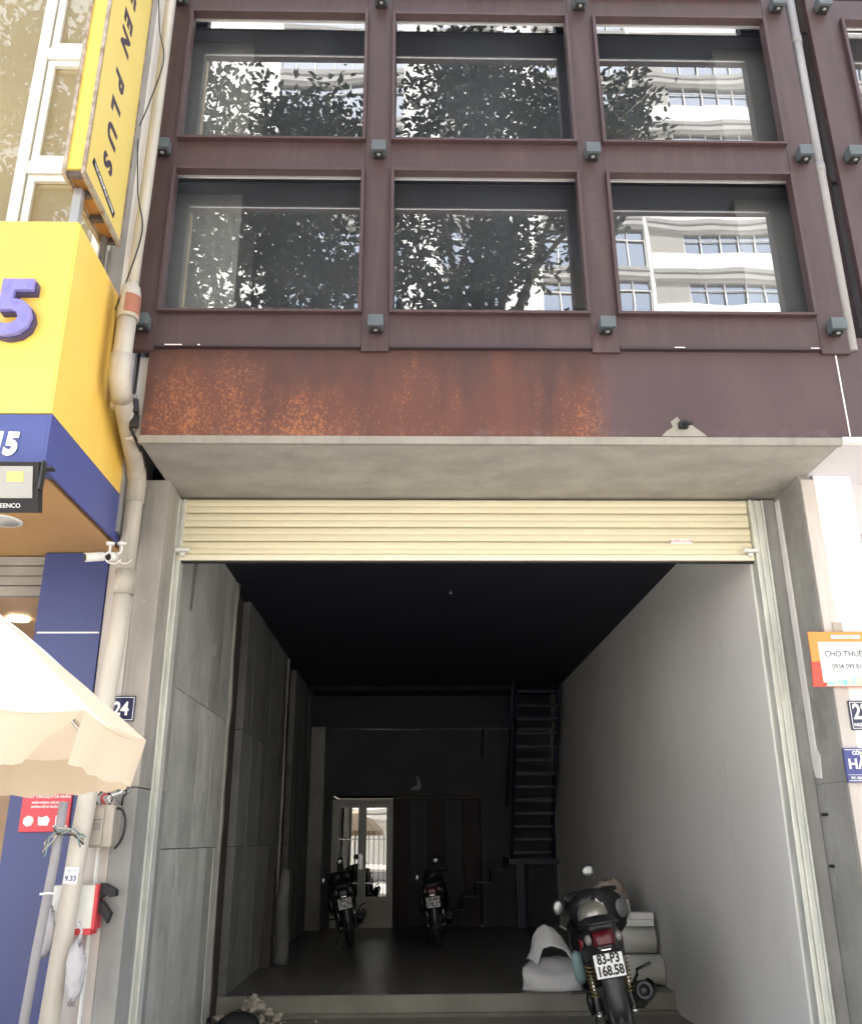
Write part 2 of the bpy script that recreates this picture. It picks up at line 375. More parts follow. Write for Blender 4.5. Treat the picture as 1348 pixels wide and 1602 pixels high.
def finish(bm, name):
    if name != 'pane' or len(bm.faces) > 1: bmesh.ops.recalc_face_normals(bm, faces=bm.faces)
    me = bpy.data.meshes.new(name); bm.to_mesh(me); bm.free(); return me
def link(name, data, mat=None, parent=None):
    o = bpy.data.objects.new(name, data); COL.objects.link(o)
    if mat and not data.materials: data.materials.append(MATS[mat])
    if parent is not None:
        o.parent = parent
        o.matrix_parent_inverse = ROOT(parent).inverted()
    return o
def ROOT(o): return Matrix.Translation(o.location) if o.type == 'EMPTY' else Matrix()
def obj(name, fn, mat, parent=None, **props):
    bm = bmesh.new(); fn(bm); o = link(name, finish(bm, name), mat, parent)
    for k, v in props.items(): o[k] = v
    return o
def bx(name, mat, parent, *c, bev=0., **props): return obj(name, lambda bm: box(bm, *c, bev=bev), mat, parent, **props)
def thing(name, label, cat, loc=(0, 0, 0), group=None, kind=None):
    o = bpy.data.objects.new(name, None); COL.objects.link(o); o.location = loc; o.empty_display_size = .1
    o['label'] = label; o['category'] = cat
    if group: o['group'] = group
    if kind: o['kind'] = kind
    return o
def tag(o, label, cat, group=None, kind=None):
    o['label'] = label; o['category'] = cat
    if group: o['group'] = group
    if kind: o['kind'] = kind
    return o
def structure(o): o['kind'] = 'structure'; return o
def text(s, size, mat, parent, origin, xdir, ydir, ext=.001, bold=0., align='CENTER', name='lettering', spacing=1., sx=1.):
    c = bpy.data.curves.new(name, 'FONT'); c.body = s; c.size = size; c.extrude = ext; c.offset = bold
    c.align_x = align; c.align_y = 'CENTER'; c.space_character = spacing; c.resolution_u = 3
    c.materials.append(MATS[mat])
    tmp = bpy.data.objects.new(name, c); COL.objects.link(tmp)
    me = bpy.data.meshes.new_from_object(tmp); bpy.data.objects.remove(tmp); bpy.data.curves.remove(c)
    o = bpy.data.objects.new(name, me); COL.objects.link(o)
    x = Vector(xdir).normalized(); y = Vector(ydir).normalized(); z = x.cross(y)
    mt = Matrix((x * sx, y, z)).transposed().to_4x4(); mt.translation = Vector(origin)
    if parent is not None:
        o.parent = parent; o.matrix_parent_inverse = ROOT(parent).inverted()
    o.matrix_basis = mt
    return o
XF, ZU = (1, 0, 0), (0, 0, 1)
def children_of(o): return [c for c in bpy.data.objects if c.parent == o]
def copy_tree(o, kids, parent=None):
    c = o.copy(); COL.objects.link(c); c.parent = parent
    for ch in kids.get(o, []): copy_tree(ch, kids, c)
    return c

# ================================================================== THE SETTING
structure(bx('road', 'asphalt', None, -60, 60, -26, -10.5, -.6, -.12))
structure(bx('pavement', 'paving', None, -60, 60, -10.5, -.6, -.5, 0))
structure(bx('far_pavement', 'paving', None, -60, 60, -36.4, -26, -.6, 0))
structure(bx('ground', 'paving', None, -400, 400, -400, 400, -2.0, -.7))
def entry(bm):
    prism(bm, [(-.6, -.2), (-.6, .0), (-.25, .045), (2.76, .045), (2.80, .065), (2.856, .068), (2.86, .19), (2.86, -.2)], 'x', -1.62, 2.3)
structure(obj('entry_ramp', entry, 'apron_concrete'))
structure(bx('floor', 'floor_concrete', None, -1.9, 2.4, 2.862, 9.2, -.1, .2))
structure(bx('kerb', 'concrete_grey', None, -60, 60, -10.62, -10.5, -.6, .02))

# ================================================================== THE SHOPHOUSE
B = thing('shophouse', 'tall narrow shophouse with plum steel window grid above a dark open ground floor', 'building')
YF = -.91                                       # front face of the steel grid
# --- shell
bx('side_wall', 'grey_wall', B, 2.21, 2.408, .05, 9.2, -.1, 3.56, label='smooth pale grey inner side wall')
bx('ceiling', 'navy_ceiling', B, -1.9, 2.21, -.02, 9.2, 3.56, 3.72)
for y in (7.9,): bx('ceiling_beam', 'navy_ceiling', B, -1.52, 2.205, y, y + .1, 3.50, 3.558)
lw = bx('side_wall', 'wall_dark', B, -1.95, -1.60, .05, 9.2, -.1, 3.56, label='board marked concrete inner side wall')
# board-marked concrete piers: every board print is its own slab
def boards(y0, y1, rows, mat_='board_concrete'):
    for z0, z1 in rows:
        y = y0
        while y < y1 - .02:
            w = rnd.uniform(.24, .52); ye = min(y + w, y1)
            if y1 - ye < .15: ye = y1
            p = -1.53 + rnd.uniform(-.006, .004)
            bx('board', mat_, lw, -1.60, p, y + .001, ye - .001, z0 + .003, z1 - .003)
            y = ye
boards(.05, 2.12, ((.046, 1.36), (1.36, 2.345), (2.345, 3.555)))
boards(2.86, 5.62, ((.2, 1.36), (1.36, 2.36), (2.36, 3.555)), 'board_shaded')
boards(6.5, 9.0, ((.2, 1.36), (1.36, 2.36), (2.36, 3.555)), 'board_shaded')
for y in (2.12, 5.62, ):
    def edge(bm, y=y):
        n = 16; zs = [.16 + (3.54 - .16) * k / n for k in range(n + 1)]
        loft(bm, [[(-1.60, y, z), (-1.515 + rnd.uniform(-.006, .006), y, z), (-1.515 + rnd.uniform(-.008, .008), y + .07, z), (-1.60, y + .09, z)] for z in zs])
    obj('corner_strip', edge, 'concrete_pier', lw)
bx('timber_post', 'wood_dark', lw, -1.598, -1.555, 2.30, 2.52, .2, 3.50)
bx('timber_post', 'wood_dark', lw, -1.598, -1.56, 6.0, 6.2, .2, 3.40)
# gap backing strips are the dark wall itself
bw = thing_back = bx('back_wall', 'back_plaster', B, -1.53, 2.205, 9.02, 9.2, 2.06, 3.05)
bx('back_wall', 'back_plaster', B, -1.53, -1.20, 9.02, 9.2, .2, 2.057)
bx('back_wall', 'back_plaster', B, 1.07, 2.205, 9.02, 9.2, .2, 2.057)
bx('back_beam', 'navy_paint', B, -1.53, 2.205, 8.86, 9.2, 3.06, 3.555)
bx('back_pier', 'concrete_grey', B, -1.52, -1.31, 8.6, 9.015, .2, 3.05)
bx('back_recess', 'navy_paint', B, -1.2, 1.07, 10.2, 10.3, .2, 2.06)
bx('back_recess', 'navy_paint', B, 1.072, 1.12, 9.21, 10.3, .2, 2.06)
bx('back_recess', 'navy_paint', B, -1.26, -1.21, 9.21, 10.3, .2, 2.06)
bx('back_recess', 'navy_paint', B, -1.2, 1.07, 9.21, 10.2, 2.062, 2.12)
structure(bx('back_floor', 'floor_concrete', None, -1.2, 1.07, 9.202, 10.3, .0, .196))
# --- soffit, fascia, head
bx('entrance_soffit', 'concrete_soffit', B, -1.54, 2.465, -.86, .30, 3.53, 3.70, bev=.004)
obj('soffit_lip', lambda bm: box(bm, -1.54, 2.465, -.895, -.862, 3.512, 3.56, bev=.004), 'concrete', B)
bx('fascia_panel', 'corten', B, -1.535, 2.515, -.885, -.80, 3.562, 4.22)
bx('fascia_panel', 'neighbour_steel', B, 2.524, 6.0, -.885, -.80, 3.562, 4.22)
bx('mortar_seam', 'white_paint', B, 2.516, 2.523, -.889, -.86, 3.57, 4.12)
# --- pier of each side
pl = bx('pier', 'concrete_pier', B, -1.66, -1.51, -.30, .30, 1.69, 3.528, bev=.008)
bx('pier', 'pinkish_plaster', B, -1.82, -1.662, -.295, .30, -.05, 3.05)
bx('pier', 'concrete_grey', B, -1.63, -1.512, -.302, .30, .0, 1.685, bev=.004)
bx('pier', 'pinkish_plaster', B, -1.661, -1.632, -.298, .30, .0, 1.68)
pr_ = bx('pier', 'concrete_grey', B, 2.412, 2.49, -.385, .30, 1.70, 3.528)
bx('pier', 'concrete_grey', B, 2.4125, 2.50, -.386, .30, -.05, 1.698)
bx('pier_face', 'pinkish_plaster', B, 2.418, 2.50, -.405, -.389, -.05, 3.50, bev=.004)
bx('door_jamb', 'concrete_grey', B, 2.225, 2.409, .06, .30, .0, 3.528)
def strip(bm):
    pts = [(-.012, 3.49), (-.012, 1.80), (-.03, 1.74), (-.10, 1.73), (-.12, 1.86), (-.085, 1.90), (-.08, 2.6), (-.07, 3.49)]
    prism(bm, pts, 'x', 2.402, 2.4115)
obj('filler_strip', strip, 'white_paint', B)
# thin black line down the corner with two tape tabs
cb = obj('corner_line', lambda bm: tube(bm, [(2.404, .048, 2.1 - .12 * k + .0) for k in range(18)], .0035, 6), 'cable_black', B)
for z, w in ((1.53, .075), (1.25, .06)):
    bx('tape_tab', 'cable_black', B, 2.403, 2.4105, -.03 - w, -.03, z - .008, z + .008)
bx('tape_tab', 'cable_black', B, 2.37, 2.40, .050, .058, 1.525, 1.54)

# --- steel window grid
WX = [(-1.505, -.300), (-.135, 1.065), (1.230, 2.430)]
WZ = [(4.345, 5.405), (5.628, 6.728), (6.92, 7.98)]
def grid():
    xs0, xs1 = -1.635, 2.60
    ed = []
    # horizontal members, butted between vertical members
    cols = [(xs0, WX[0][0]), (WX[0][1], WX[1][0]), (WX[1][1], WX[2][0]), (WX[2][1], xs1)]
    for a, b in cols: bx('column', 'steel', B, a, b, YF, YF + .045, 4.10, 8.3, bev=.003)
    for (a, b) in WX:
        zz = [(4.135, WZ[0][0]), (WZ[0][1], WZ[1][0]), (WZ[1][1], WZ[2][0]), (WZ[2][1], 8.3)]
        for c, d in zz: bx('transom', 'steel', B, a + .001, b - .001, YF + .003, YF + .045, c, d)
        bx('bottom_flange', 'steel_dark', B, a + .002, b - .002, YF - .012, YF + .10, 4.118, 4.134)
grid()
def window(parent, x0, x1, z0, z1, glassm='window_glass', fmat='steel', cell=None):
    def fr(bm):
        t = .022; yo = YF - .035; yi = YF + .045
        box(bm, x0, x0 + t, yo, yi, z0, z1); box(bm, x1 - t, x1, yo, yi, z0, z1)
        box(bm, x0 + t, x1 - t, yo, yi, z0, z0 + t * .8); box(bm, x0 + t, x1 - t, yo, yi, z1 - t, z1)
        bmesh.ops.bevel(bm, geom=bm.edges[:], offset=.002, segments=1, affect='EDGES')
    f = obj('window', fr, fmat, parent)
    bx('track', 'alu', f, x0 + .022, x1 - .022, YF + .030, YF + .044, z1 - .036, z1 - .0225)
    c = cell or (x0 - .08, x1 + .08, z0 - .11, z1 + .11); y = YF + .18
    obj('pane', lambda bm: bm.faces.new([bm.verts.new(p) for p in ((c[0], y, c[2]), (c[1], y, c[2]), (c[1], y, c[3]), (c[0], y, c[3]))]), glassm, f)
    bx('glazing_bar', 'steel_dark', f, c[0], c[1], y + .001, y + .03, z1 + .075, z1 + .108)
    return f
CX = [(-1.62, -.218), (-.217, 1.147), (1.148, 2.60)]; CZ = [(4.24, 5.515), (5.516, 6.822), (6.823, 8.05)]
for i, (a, b) in enumerate(WX):
    for j, (c, d) in enumerate(WZ): window(B, a, b, c, d, cell=(*CX[i], *CZ[j]))
# --- upper floor rooms behind the glass
bx('upper_slab', 'concrete', B, -1.62, 2.60, -.60, 4.0, 3.80, 4.10)
bx('upper_slab', 'room_grey', B, -1.62, 2.60, -.70, 4.0, 5.47, 5.60)
bx('upper_slab', 'room_grey', B, -1.62, 2.60, -.70, 4.0, 6.80, 6.90)
bx('upper_slab', 'room_grey', B, -1.62, 2.60, -.70, 4.0, 8.3, 8.4)
bx('upper_wall', 'room_grey', B, -1.62, 2.60, 4.0, 4.2, 3.8, 8.4)
bx('upper_wall', 'room_grey', B, -1.72, -1.625, -.86, 4.2, 3.8, 8.4)
bx('upper_wall', 'room_grey', B, 2.602, 2.62, -.86, 4.2, 3.8, 8.4)
for z0, z1 in ((4.10, 5.468), (5.602, 6.798), (6.902, 8.298)):
    bx('upper_column', 'column_light', B, -1.60, -1.13, -.60, -.10, z0, z1, bev=.01)
    bx('upper_column', 'column_light', B, 2.17, 2.58, -.60, 1.8, z0, z1, bev=.01)
    bx('ceiling_trim', 'concrete', B, .9 if z0 < 5 else 1.6, 2.165, .2, .5, z1 - .35, z1 - .005)
bx('top_wall', 'wall_dark', B, -1.7, 2.66, -.78, 9.2, 8.405, 9.0)
bx('rear_mass', 'wall_dark', B, -1.9, 2.66, 4.25, 9.2, 3.725, 8.40)
rr = random.Random(5)
for x0_, w_ in ((-1.44, .10), (-1.25, .015), (1.55, .06), (2.36, .05)):
    bx('paint_chip', 'white_paint', B, x0_, x0_ + w_, YF - .0145, YF - .0125, 4.121 + rr.uniform(0, .004), 4.130)
# lamps at the crossings
def facade_lamp(x, z, label, y=YF):
    t = thing('facade_lamp', label, 'wall lamp', (x, y, z), 'square grey lamps on the steel grid')
    obj('housing', lambda bm: box(bm, x - .046, x + .046, y - .085, y - .012, z - .022, z + .052, bev=.005), 'lamp_grey', t)
    obj('lens', lambda bm: lathe(bm, [(0, 0), (.012, 0), (.012, .016)], (x, y - .05, z - .040), n=12), 'roll_grey', t)
    def foot(bm):
        box(bm, x - .026, x + .026, y - .062, y - .012, z - .036, z - .0225); box(bm, x - .035, x + .035, y - .0115, y, z - .03, z + .04)
    obj('bracket', foot, 'black_matt', t)
XB = [-1.577, -.213, 1.150, 2.520]; ZB = [4.245, 5.525, 6.815]
cn = ['at the left end', 'between the left and middle windows', 'between the middle and right windows', 'beside the right grey rain pipe']
rn = ['lowest row', 'middle row', 'top row']
for j in range(3):
    for i in range(4): facade_lamp(XB[i], ZB[j], 'square grey facade lamp in the %s, %s' % (rn[j], cn[i]))
facade_lamp(2.84, 5.525, 'square grey facade lamp on the neighbouring grid, middle row')
facade_lamp(2.84, 6.815, 'square grey facade lamp on the neighbouring grid, top row')
facade_lamp(2.84, 4.245, 'square grey facade lamp on the neighbouring grid, lowest row at the picture edge') if False else None

# --- small broken bracket lamp on the fascia
t = thing('bracket_lamp', 'small black bracket left on a chipped white patch of the fascia', 'bracket', (1.56, -.89, 3.62))
obj('mount', lambda bm: (box(bm, 1.53, 1.58, -.925, -.886, 3.61, 3.65, bev=.004), tube(bm, [(1.555, -.92, 3.63), (1.575, -.99, 3.60)], .011, 8)), 'black_matt', t)
def chip(bm):
    pr = [(1.43, 3.567), (1.46, 3.60), (1.50, 3.625), (1.49, 3.66), (1.53, 3.69), (1.55, 3.66), (1.60, 3.65), (1.63, 3.62), (1.68, 3.58), (1.69, 3.567)]
    prism(bm, pr, 'y', -.888, -.8855)
obj('plaster_patch', chip, 'concrete', t)

# ================================================================== ROLLER SHUTTER
S = thing('roller_shutter', 'cream roller shutter rolled up to the head of the open shopfront', 'roller shutter', (.36, 0, 3.1))
z = 3.125; pitch = .0485; k = 0
SLX = (-1.495, 2.215)
while z < 3.50:
    def slat(bm, z=z):
        h = pitch * 2
        pf = [(.030, z + .001), (-.002, z + .003), (-.009, z + .014), (-.011, z + .028), (-.009, z + .042), (-.005, z + .048), (-.009, z + .054), (-.011, z + .068), (-.009, z + .084), (-.001, z + .094), (.030, z + .096)]
        prism(bm, pf, 'x', SLX[0], SLX[1])
    obj('slat', slat, 'cream_slat', S); z += pitch * 2
bx('bottom_bar', 'cream_bar', S, SLX[0], SLX[1], -.028, .032, 3.088, 3.124, bev=.004)
bx('rubber_seal', 'black_matt', S, SLX[0], SLX[1], -.010, .02, 3.078, 3.087)
obj('roller_cover', lambda bm: box(bm, SLX[0], SLX[1], .035, .20, 3.30, 3.52), 'steel_dark', S)
def rail(x0, x1):
    def f(bm):
        box(bm, x0, x0 + .012, -.045, .05, .046, 3.5); box(bm, x1 - .012, x1, -.035, .05, .046, 3.5)
        box(bm, x0 + .0125, x1 - .0125, -.018, .0, .046, 3.5)
        w = (x1 - x0)
        if w > .06: box(bm, x0 + w * .42, x0 + w * .55, -.034, -.0185, .046, 3.5)
    return f
obj('guide_rail', rail(-1.512, -1.470), 'galvanised', S)
obj('guide_rail', rail(2.222, 2.315), 'galvanised', S)
obj('rail_backing', lambda bm: box(bm, 2.317, 2.408, .0, .055, .046, 3.515), 'concrete_grey', S)
for a, b in ((-1.50, -1.41), (2.14, 2.235)):
    obj('latch', lambda bm: (box(bm, a, b, -.07, -.03, 3.135, 3.155, bev=.003), box(bm, a + .03, a + .06, -.06, -.03, 3.108, 3.13, bev=.003)), 'white_alu', S)
st = bx('sticker', 'white_sign', S, 1.685, 1.825, -.0145, -.0128, 3.205, 3.237)
text('SUPER DOOR', .024, 'red_tape', st, (1.755, -.0155, 3.221), XF, ZU, .0003)

# ================================================================== INTERIOR OBJECTS
# back door: two leaves with glass and bars
D = thing('glazed_door', 'pale double glazed door with grille bars at the back of the dark shop', 'door', (-.73, 9.02, .2))
def dframe(bm):
    box(bm, -1.20, -1.165, 8.99, 9.08, .2, 2.0); box(bm, -.31, -.275, 8.99, 9.08, .2, 2.0); box(bm, -1.164, -.311, 8.99, 9.08, 1.95, 2.0)
obj('door_frame', dframe, 'door_frame', D)
for x0, x1 in ((-1.163, -.742), (-.738, -.312)):
    def leaf(bm):
        box(bm, x0, x0 + .06, 9.02, 9.06, .2, 1.945); box(bm, x1 - .06, x1, 9.02, 9.06, .2, 1.945)
        box(bm, x0 + .061, x1 - .061, 9.02, 9.06, 1.88, 1.945); box(bm, x0 + .061, x1 - .061, 9.02, 9.06, .2, .25)
    lf = obj('door_leaf', leaf, 'door_frame', D)
    bx('panel', 'door_cream', lf, x0 + .061, x1 - .061, 9.03, 9.05, .251, .62)
    obj('pane', lambda bm: bm.faces.new([bm.verts.new(p) for p in ((x0 + .061, 9.045, .621), (x1 - .061, 9.045, .621), (x1 - .061, 9.045, 1.879), (x0 + .061, 9.045, 1.879))]), 'door_glass', lf)
    for q in range(4):
        xx = x0 + .061 + (x1 - x0 - .122) * (q + .5) / 4
        obj('grille_bar', lambda bm: tube(bm, [(xx, 9.030, .63), (xx, 9.030, 1.52)], .005, 6), 'alu', lf)
    obj('grille_rail', lambda bm: (box(bm, x0 + .061, x1 - .061, 9.024, 9.036, 1.42, 1.432), box(bm, x0 + .061, x1 - .061, 9.024, 9.036, .80, .812)), 'alu', lf)
bx('handle', 'alu', D, -.79, -.72, 8.985, 9.018, 1.0, 1.22, bev=.004)
# dark sliding door leaves right of the glazed door
P2 = thing('dark_folding_door', 'dark blue folding door filling the recess right of the glazed door', 'door', (.4, 9.1, .2))
for q in range(5):
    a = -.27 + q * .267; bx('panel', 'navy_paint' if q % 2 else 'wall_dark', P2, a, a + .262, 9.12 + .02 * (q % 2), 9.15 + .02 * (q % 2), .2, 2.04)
bx('lintel', 'wood_dark', P2, -.272, 1.068, 9.0, 9.10, 2.0, 2.056)
# wall conduit & hanging cable & torn patch
tag(obj('conduit', lambda bm: tube(bm, [(-1.30, 8.84, 3.045), (.15, 8.84, 3.03)], .011, 8), 'alu'), 'pale conduit running under the dark beam at the back wall', 'conduit')
tag(obj('hanging_cable', lambda bm: tube(bm, [(1.13, 8.99, 3.05), (1.12, 8.985, 2.8), (1.10, 8.985, 2.62)], .014, 8), 'cable_black'), 'short black cable hanging down the back wall', 'cable')
tag(obj('paper_scrap', lambda bm: prism(bm, [(-.02, 2.14), (.12, 2.13), (.16, 2.20), (.13, 2.30), (.09, 2.36), (.10, 2.22)], 'y', 9.005, 9.0185), 'roll_grey'), 'pale torn scrap stuck on the wall above the doors', 'paper')
# steep blue steel stair
T = thing('steel_stair', 'steep dark blue steel stair with open treads rising along the right wall', 'staircase', (1.8, 9, .2))
a0, a1 = Vector((0, 8.95, 1.15)), Vector((0, 7.45, 3.50))
for x in (1.50, 2.10):
    def stg(bm, x=x):
        n = Vector((0, (a1 - a0).z, -(a1 - a0).y)).normalized() * .09
        pts = [a0 - n, a0 + n, a1 + n, a1 - n]
        prism(bm, [(p.y, p.z) for p in pts], 'x', x, x + .03)
    obj('stringer', stg, 'stair_blue', T)
for q in range(13):
    p = a0 + (a1 - a0) * ((q + .5) / 13)
    bx('tread', 'stair_blue', T, 1.532, 2.098, p.y - .12, p.y + .12, p.z - .012, p.z + .012, label=None) if False else obj('tread', lambda bm: (box(bm, 1.532, 2.098, p.y - .12, p.y + .12, p.z - .006, p.z + .006), box(bm, 1.532, 2.098, p.y - .128, p.y - .1205, p.z - .03, p.z + .006)), 'stair_blue', T)
bx('landing', 'stair_blue', T, 1.45, 2.2, 8.75, 9.0, 1.06, 1.14)
bx('post', 'stair_blue', T, 1.56, 1.68, 8.80, 8.92, .2, 1.058)
for q in range(5):
    zq = 1.0 - q * .18; xq = 1.40 - q * .22
    bx('tread', 'stair_blue', T, xq - .22, xq + .02, 8.62, 8.98, zq - .012, zq); bx('riser', 'navy_paint', T, xq - .01, xq + .005, 8.64, 8.96, zq + .001, zq + .167)
obj('hand_rail', lambda bm: tube(bm, [a0 + Vector((1.46, -.05, .75)), a1 + Vector((1.46, -.05, .05))], .018, 8), 'stair_blue', T)
# ceiling bulb holder and dots
t = thing('bulb_holder', 'tiny bare bulb holder in the middle of the dark ceiling', 'light fitting', (.36, 2.5, 3.5))
obj('holder', lambda bm: lathe(bm, [(0, 0), (.022, 0), (.018, -.012), (.01, -.014)], (.36, 2.45, 3.558), n=12), 'dark_metal', t)
obj('bulb', lambda bm: ellip(bm, (.36, 2.45, 3.532), (.012, .012, .016), seg=10, rings=8), 'roll_grey', t)
# conduit along the left top with bright bit
tag(obj('wall_conduit', lambda bm: tube(bm, [(-1.50, .55, 3.50), (-1.50, .55, 3.0), (-1.505, .55, 2.9)], .012, 8), 'roll_grey'), 'thin grey conduit down the upper left inner wall near the shutter', 'conduit')
# leaning planks & a wrapped roll
tag(obj('plank', lambda bm: hexa(bm, [(-1.52, 4.62, .2), (-1.43, 4.62, .2), (-1.43, 4.66, .2), (-1.52, 4.66, .2), (-1.525, 4.80, 1.16), (-1.45, 4.80, 1.16), (-1.45, 4.84, 1.16), (-1.525, 4.84, 1.16)]), 'wood_dark'),
    'dark narrow plank leaning on the left inner wall', 'plank')
t = thing('wrapped_bundle', 'grey wrapped bundle leaning behind the dark plank', 'bundle', (-1.38, 4.9, .2))
def bund(bm):
    n = 9; tube(bm, [(-1.36 + .01 * math.sin(k), 4.86 + .012 * k, .2 + .115 * k) for k in range(n)], [.075, .08, .072, .078, .07, .074, .065, .06, .04], 12)
obj('wrapping', bund, 'board_shaded', t)
# foam sheets on the floor, left of the motorbike
t = thing('foam_sheets', 'crumpled white foam sheets lying on the floor left of the near motorbike', 'packing foam', (1.1, 3.15, .2))
from mathutils import noise as _mn
def noise_vec(p):
    a = _mn.noise_vector(Vector(p) * 9.0); b = _mn.noise_vector(Vector(p) * 24.0)
    return a * .022 + b * .009
def sheet1(bm):
    pts = [(.93, 3.02), (1.05, 2.93), (1.24, 2.90), (1.44, 2.97), (1.46, 3.35), (1.30, 3.45), (1.05, 3.36)]
    prof = [.30, .22, .20, .22, .38, .42, .36]
    top = [bm.verts.new((x, y, .21 + h * .55)) for (x, y), h in zip(pts, prof)]; bot = [bm.verts.new((x + .02, y, .203)) for x, y in pts]
    bm.faces.new(bot[::-1]); c = bm.verts.new((1.22, 3.15, .40))
    for k in range(7):
        bm.faces.new((bot[k], bot[(k + 1) % 7], top[(k + 1) % 7], top[k])); bm.faces.new((top[k], top[(k + 1) % 7], c))
    bmesh.ops.triangulate(bm, faces=bm.faces[:]); bmesh.ops.subdivide_edges(bm, edges=bm.edges[:], cuts=3, use_grid_fill=True)
    for _ in range(2): bmesh.ops.smooth_vert(bm, verts=[v for v in bm.verts if v.co.z > .21], factor=.5, use_axis_x=True, use_axis_y=True, use_axis_z=True)
    for v in bm.verts:
        if v.co.z > .21: v.co += noise_vec(v.co)
    for f in bm.faces: f.smooth = True
obj('lower_sheet', sheet1, 'foam', t)
def sheet2(bm):
    # a sheet folded up into a peak
    rows = [[(1.02, 3.22, .40), (1.10, 3.30, .60), (1.20, 3.36, .68), (1.32, 3.36, .62), (1.40, 3.30, .46)],
            [(1.04, 3.12, .40), (1.13, 3.20, .58), (1.22, 3.26, .655), (1.33, 3.26, .58), (1.42, 3.20, .43)],
            [(1.07, 3.06, .38), (1.16, 3.10, .50), (1.24, 3.12, .52), (1.33, 3.12, .48), (1.43, 3.10, .38)]]
    for s in rows: pass
    g = [[bm.verts.new(p) for p in s] for s in rows]
    for a, b in zip(g, g[1:]):
        for k in range(4): bm.faces.new((a[k], a[k + 1], b[k + 1], b[k]))
    bmesh.ops.subdivide_edges(bm, edges=bm.edges[:], cuts=4, use_grid_fill=True)
    for _ in range(3): bmesh.ops.smooth_vert(bm, verts=bm.verts[:], factor=.5, use_axis_x=True, use_axis_y=True, use_axis_z=True)
    for v in bm.verts: v.co += noise_vec(v.co)
    for f in bm.faces: f.smooth = True
    bmesh.ops.solidify(bm, geom=bm.faces[:], thickness=.012)
obj('folded_sheet', sheet2, 'foam', t)
# paper rolls by the right wall
def roll(bm, x0, x1, y, z, r):
    lathe(bm, [(r * .3, 0.01), (r, 0), (r, x1 - x0), (r * .3, x1 - x0 - .01)], (x0, y, z), (1, 0, 0), 24)
g_ = 'white rolls stacked by the right wall'
tag(obj('paper_roll', lambda bm: roll(bm, 1.50, 2.20, 3.20, .325, .125), 'paper_white'), 'fat white roll lying lowest in the stack by the right wall', 'roll', g_)
tag(obj('paper_roll', lambda bm: roll(bm, 1.48, 2.16, 3.25, .565, .115), 'paper_white'), 'fat white roll lying on top of the lowest roll by the right wall', 'roll', g_)
t = thing('grey_bucket', 'grey rounded bucket standing behind the white rolls', 'bucket', (1.86, 3.55, .2))
obj('bucket_body', lambda bm: lathe(bm, [(0, 0), (.15, 0), (.165, .45), (.16, .50), (.12, .53), (0, .54)], (1.86, 3.55, .2), n=20), 'roll_grey', t)
obj('rim', lambda bm: lathe(bm, [(.165, .43), (.175, .44), (.175, .46), (.165, .47)], (1.86, 3.55, .2), n=20), 'roll_grey', t)
t = thing('flat_boxes', 'small stack of flat white cartons on the upper roll', 'carton', (2.0, 3.2, .68))
bx('carton', 'paper_white', t, 1.86, 2.14, 3.10, 3.32, .682, .735, bev=.003); bx('carton', 'white_paint', t, 1.94, 2.15, 3.12, 3.30, .736, .79, bev=.003)
bx('carton', 'paper_white', t, 1.86, 1.93, 3.10, 3.20, .736, .785, bev=.003)
for x, dz, lb in ((1.90, .0, 'left of two thin white tubes sticking up beside the bucket'), (1.97, -.05, 'right shorter of two thin white tubes sticking up beside the bucket')):
    tag(obj('cardboard_tube', lambda bm: tube(bm, [(x + .03, 3.38, .68), (x, 3.38, .93 + dz)], .022, 10), 'white_paint'), lb, 'tube', 'thin white tubes by the bucket')
t = thing('plastic_bag', 'crumpled see-through brown plastic bag above the bucket behind the motorbike', 'plastic bag', (1.85, 3.6, .75))
def bag(c, r, seed, amp=.25):
    def f(bm):
        rr = random.Random(seed); vs = ellip(bm, c, r, seg=18, rings=12)
        for v in vs:
            d = v.co - Vector(c); v.co = Vector(c) + d * (1 + rr.uniform(-amp, amp))
    return f
obj('film', bag((1.86, 3.55, .90), (.16, .14, .16), 4, .18), 'plastic_brown', t)
# rubble pile and round black bag near the left jamb
def rock(bm, c, r, rr):
    g = bmesh.ops.create_icosphere(bm, subdivisions=1, radius=r, matrix=Matrix.Translation(c) @ Matrix.Rotation(rr.uniform(0, 6), 4, 'X') @ Matrix.Diagonal((1, rr.uniform(.6, 1), rr.uniform(.5, .9), 1)))
    for v in g['verts']: v.co += Vector((rr.uniform(-r, r), rr.uniform(-r, r), rr.uniform(-r, r))) * .22
RP = thing('rubble_pile', 'small pile of broken pale plaster lumps at the left end of the step', 'rubble', (-1.2, 2.62, .05))
rr = random.Random(3)
for k in range(34):
    a = rr.uniform(0, 6.3); d = abs(rr.gauss(0, .12)); h = max(0, .13 - d * .8)
    obj('lump', lambda bm: rock(bm, Vector((-1.25 + d * math.cos(a) * 1.15, 2.60 + d * math.sin(a) * .8, .085 + 1.25 * h * rr.uniform(.5, 1.1))), rr.uniform(.018, .046), rr), 'rubble', RP)
def crumbs(bm):
    for k in range(160):
        a = rr.uniform(0, 6.3); d = abs(rr.gauss(0, .20)); rock(bm, Vector((-1.25 + d * math.cos(a) * 1.1, 2.48 + d * math.sin(a) * .6, .055)), rr.uniform(.004, .012), rr)
obj('crumbs', crumbs, 'rubble', RP, kind='stuff')
t = thing('black_bag', 'round black bag standing on the floor in front of the rubble', 'bag', (-1.24, 1.8, .1))
def bb(bm):
    vs = ellip(bm, (-1.235, 1.82, .148), (.155, .14, .102), seg=24, rings=14)
    for v in vs: v.co += Vector((0, 0, .006 * math.sin(v.co.x * 60) * math.cos(v.co.y * 50)))
obj('sack', bb, 'seat_black', t)
obj('knot', lambda bm: ellip(bm, (-1.235, 1.82, .253), (.02, .018, .014), seg=10, rings=6), 'seat_black', t)

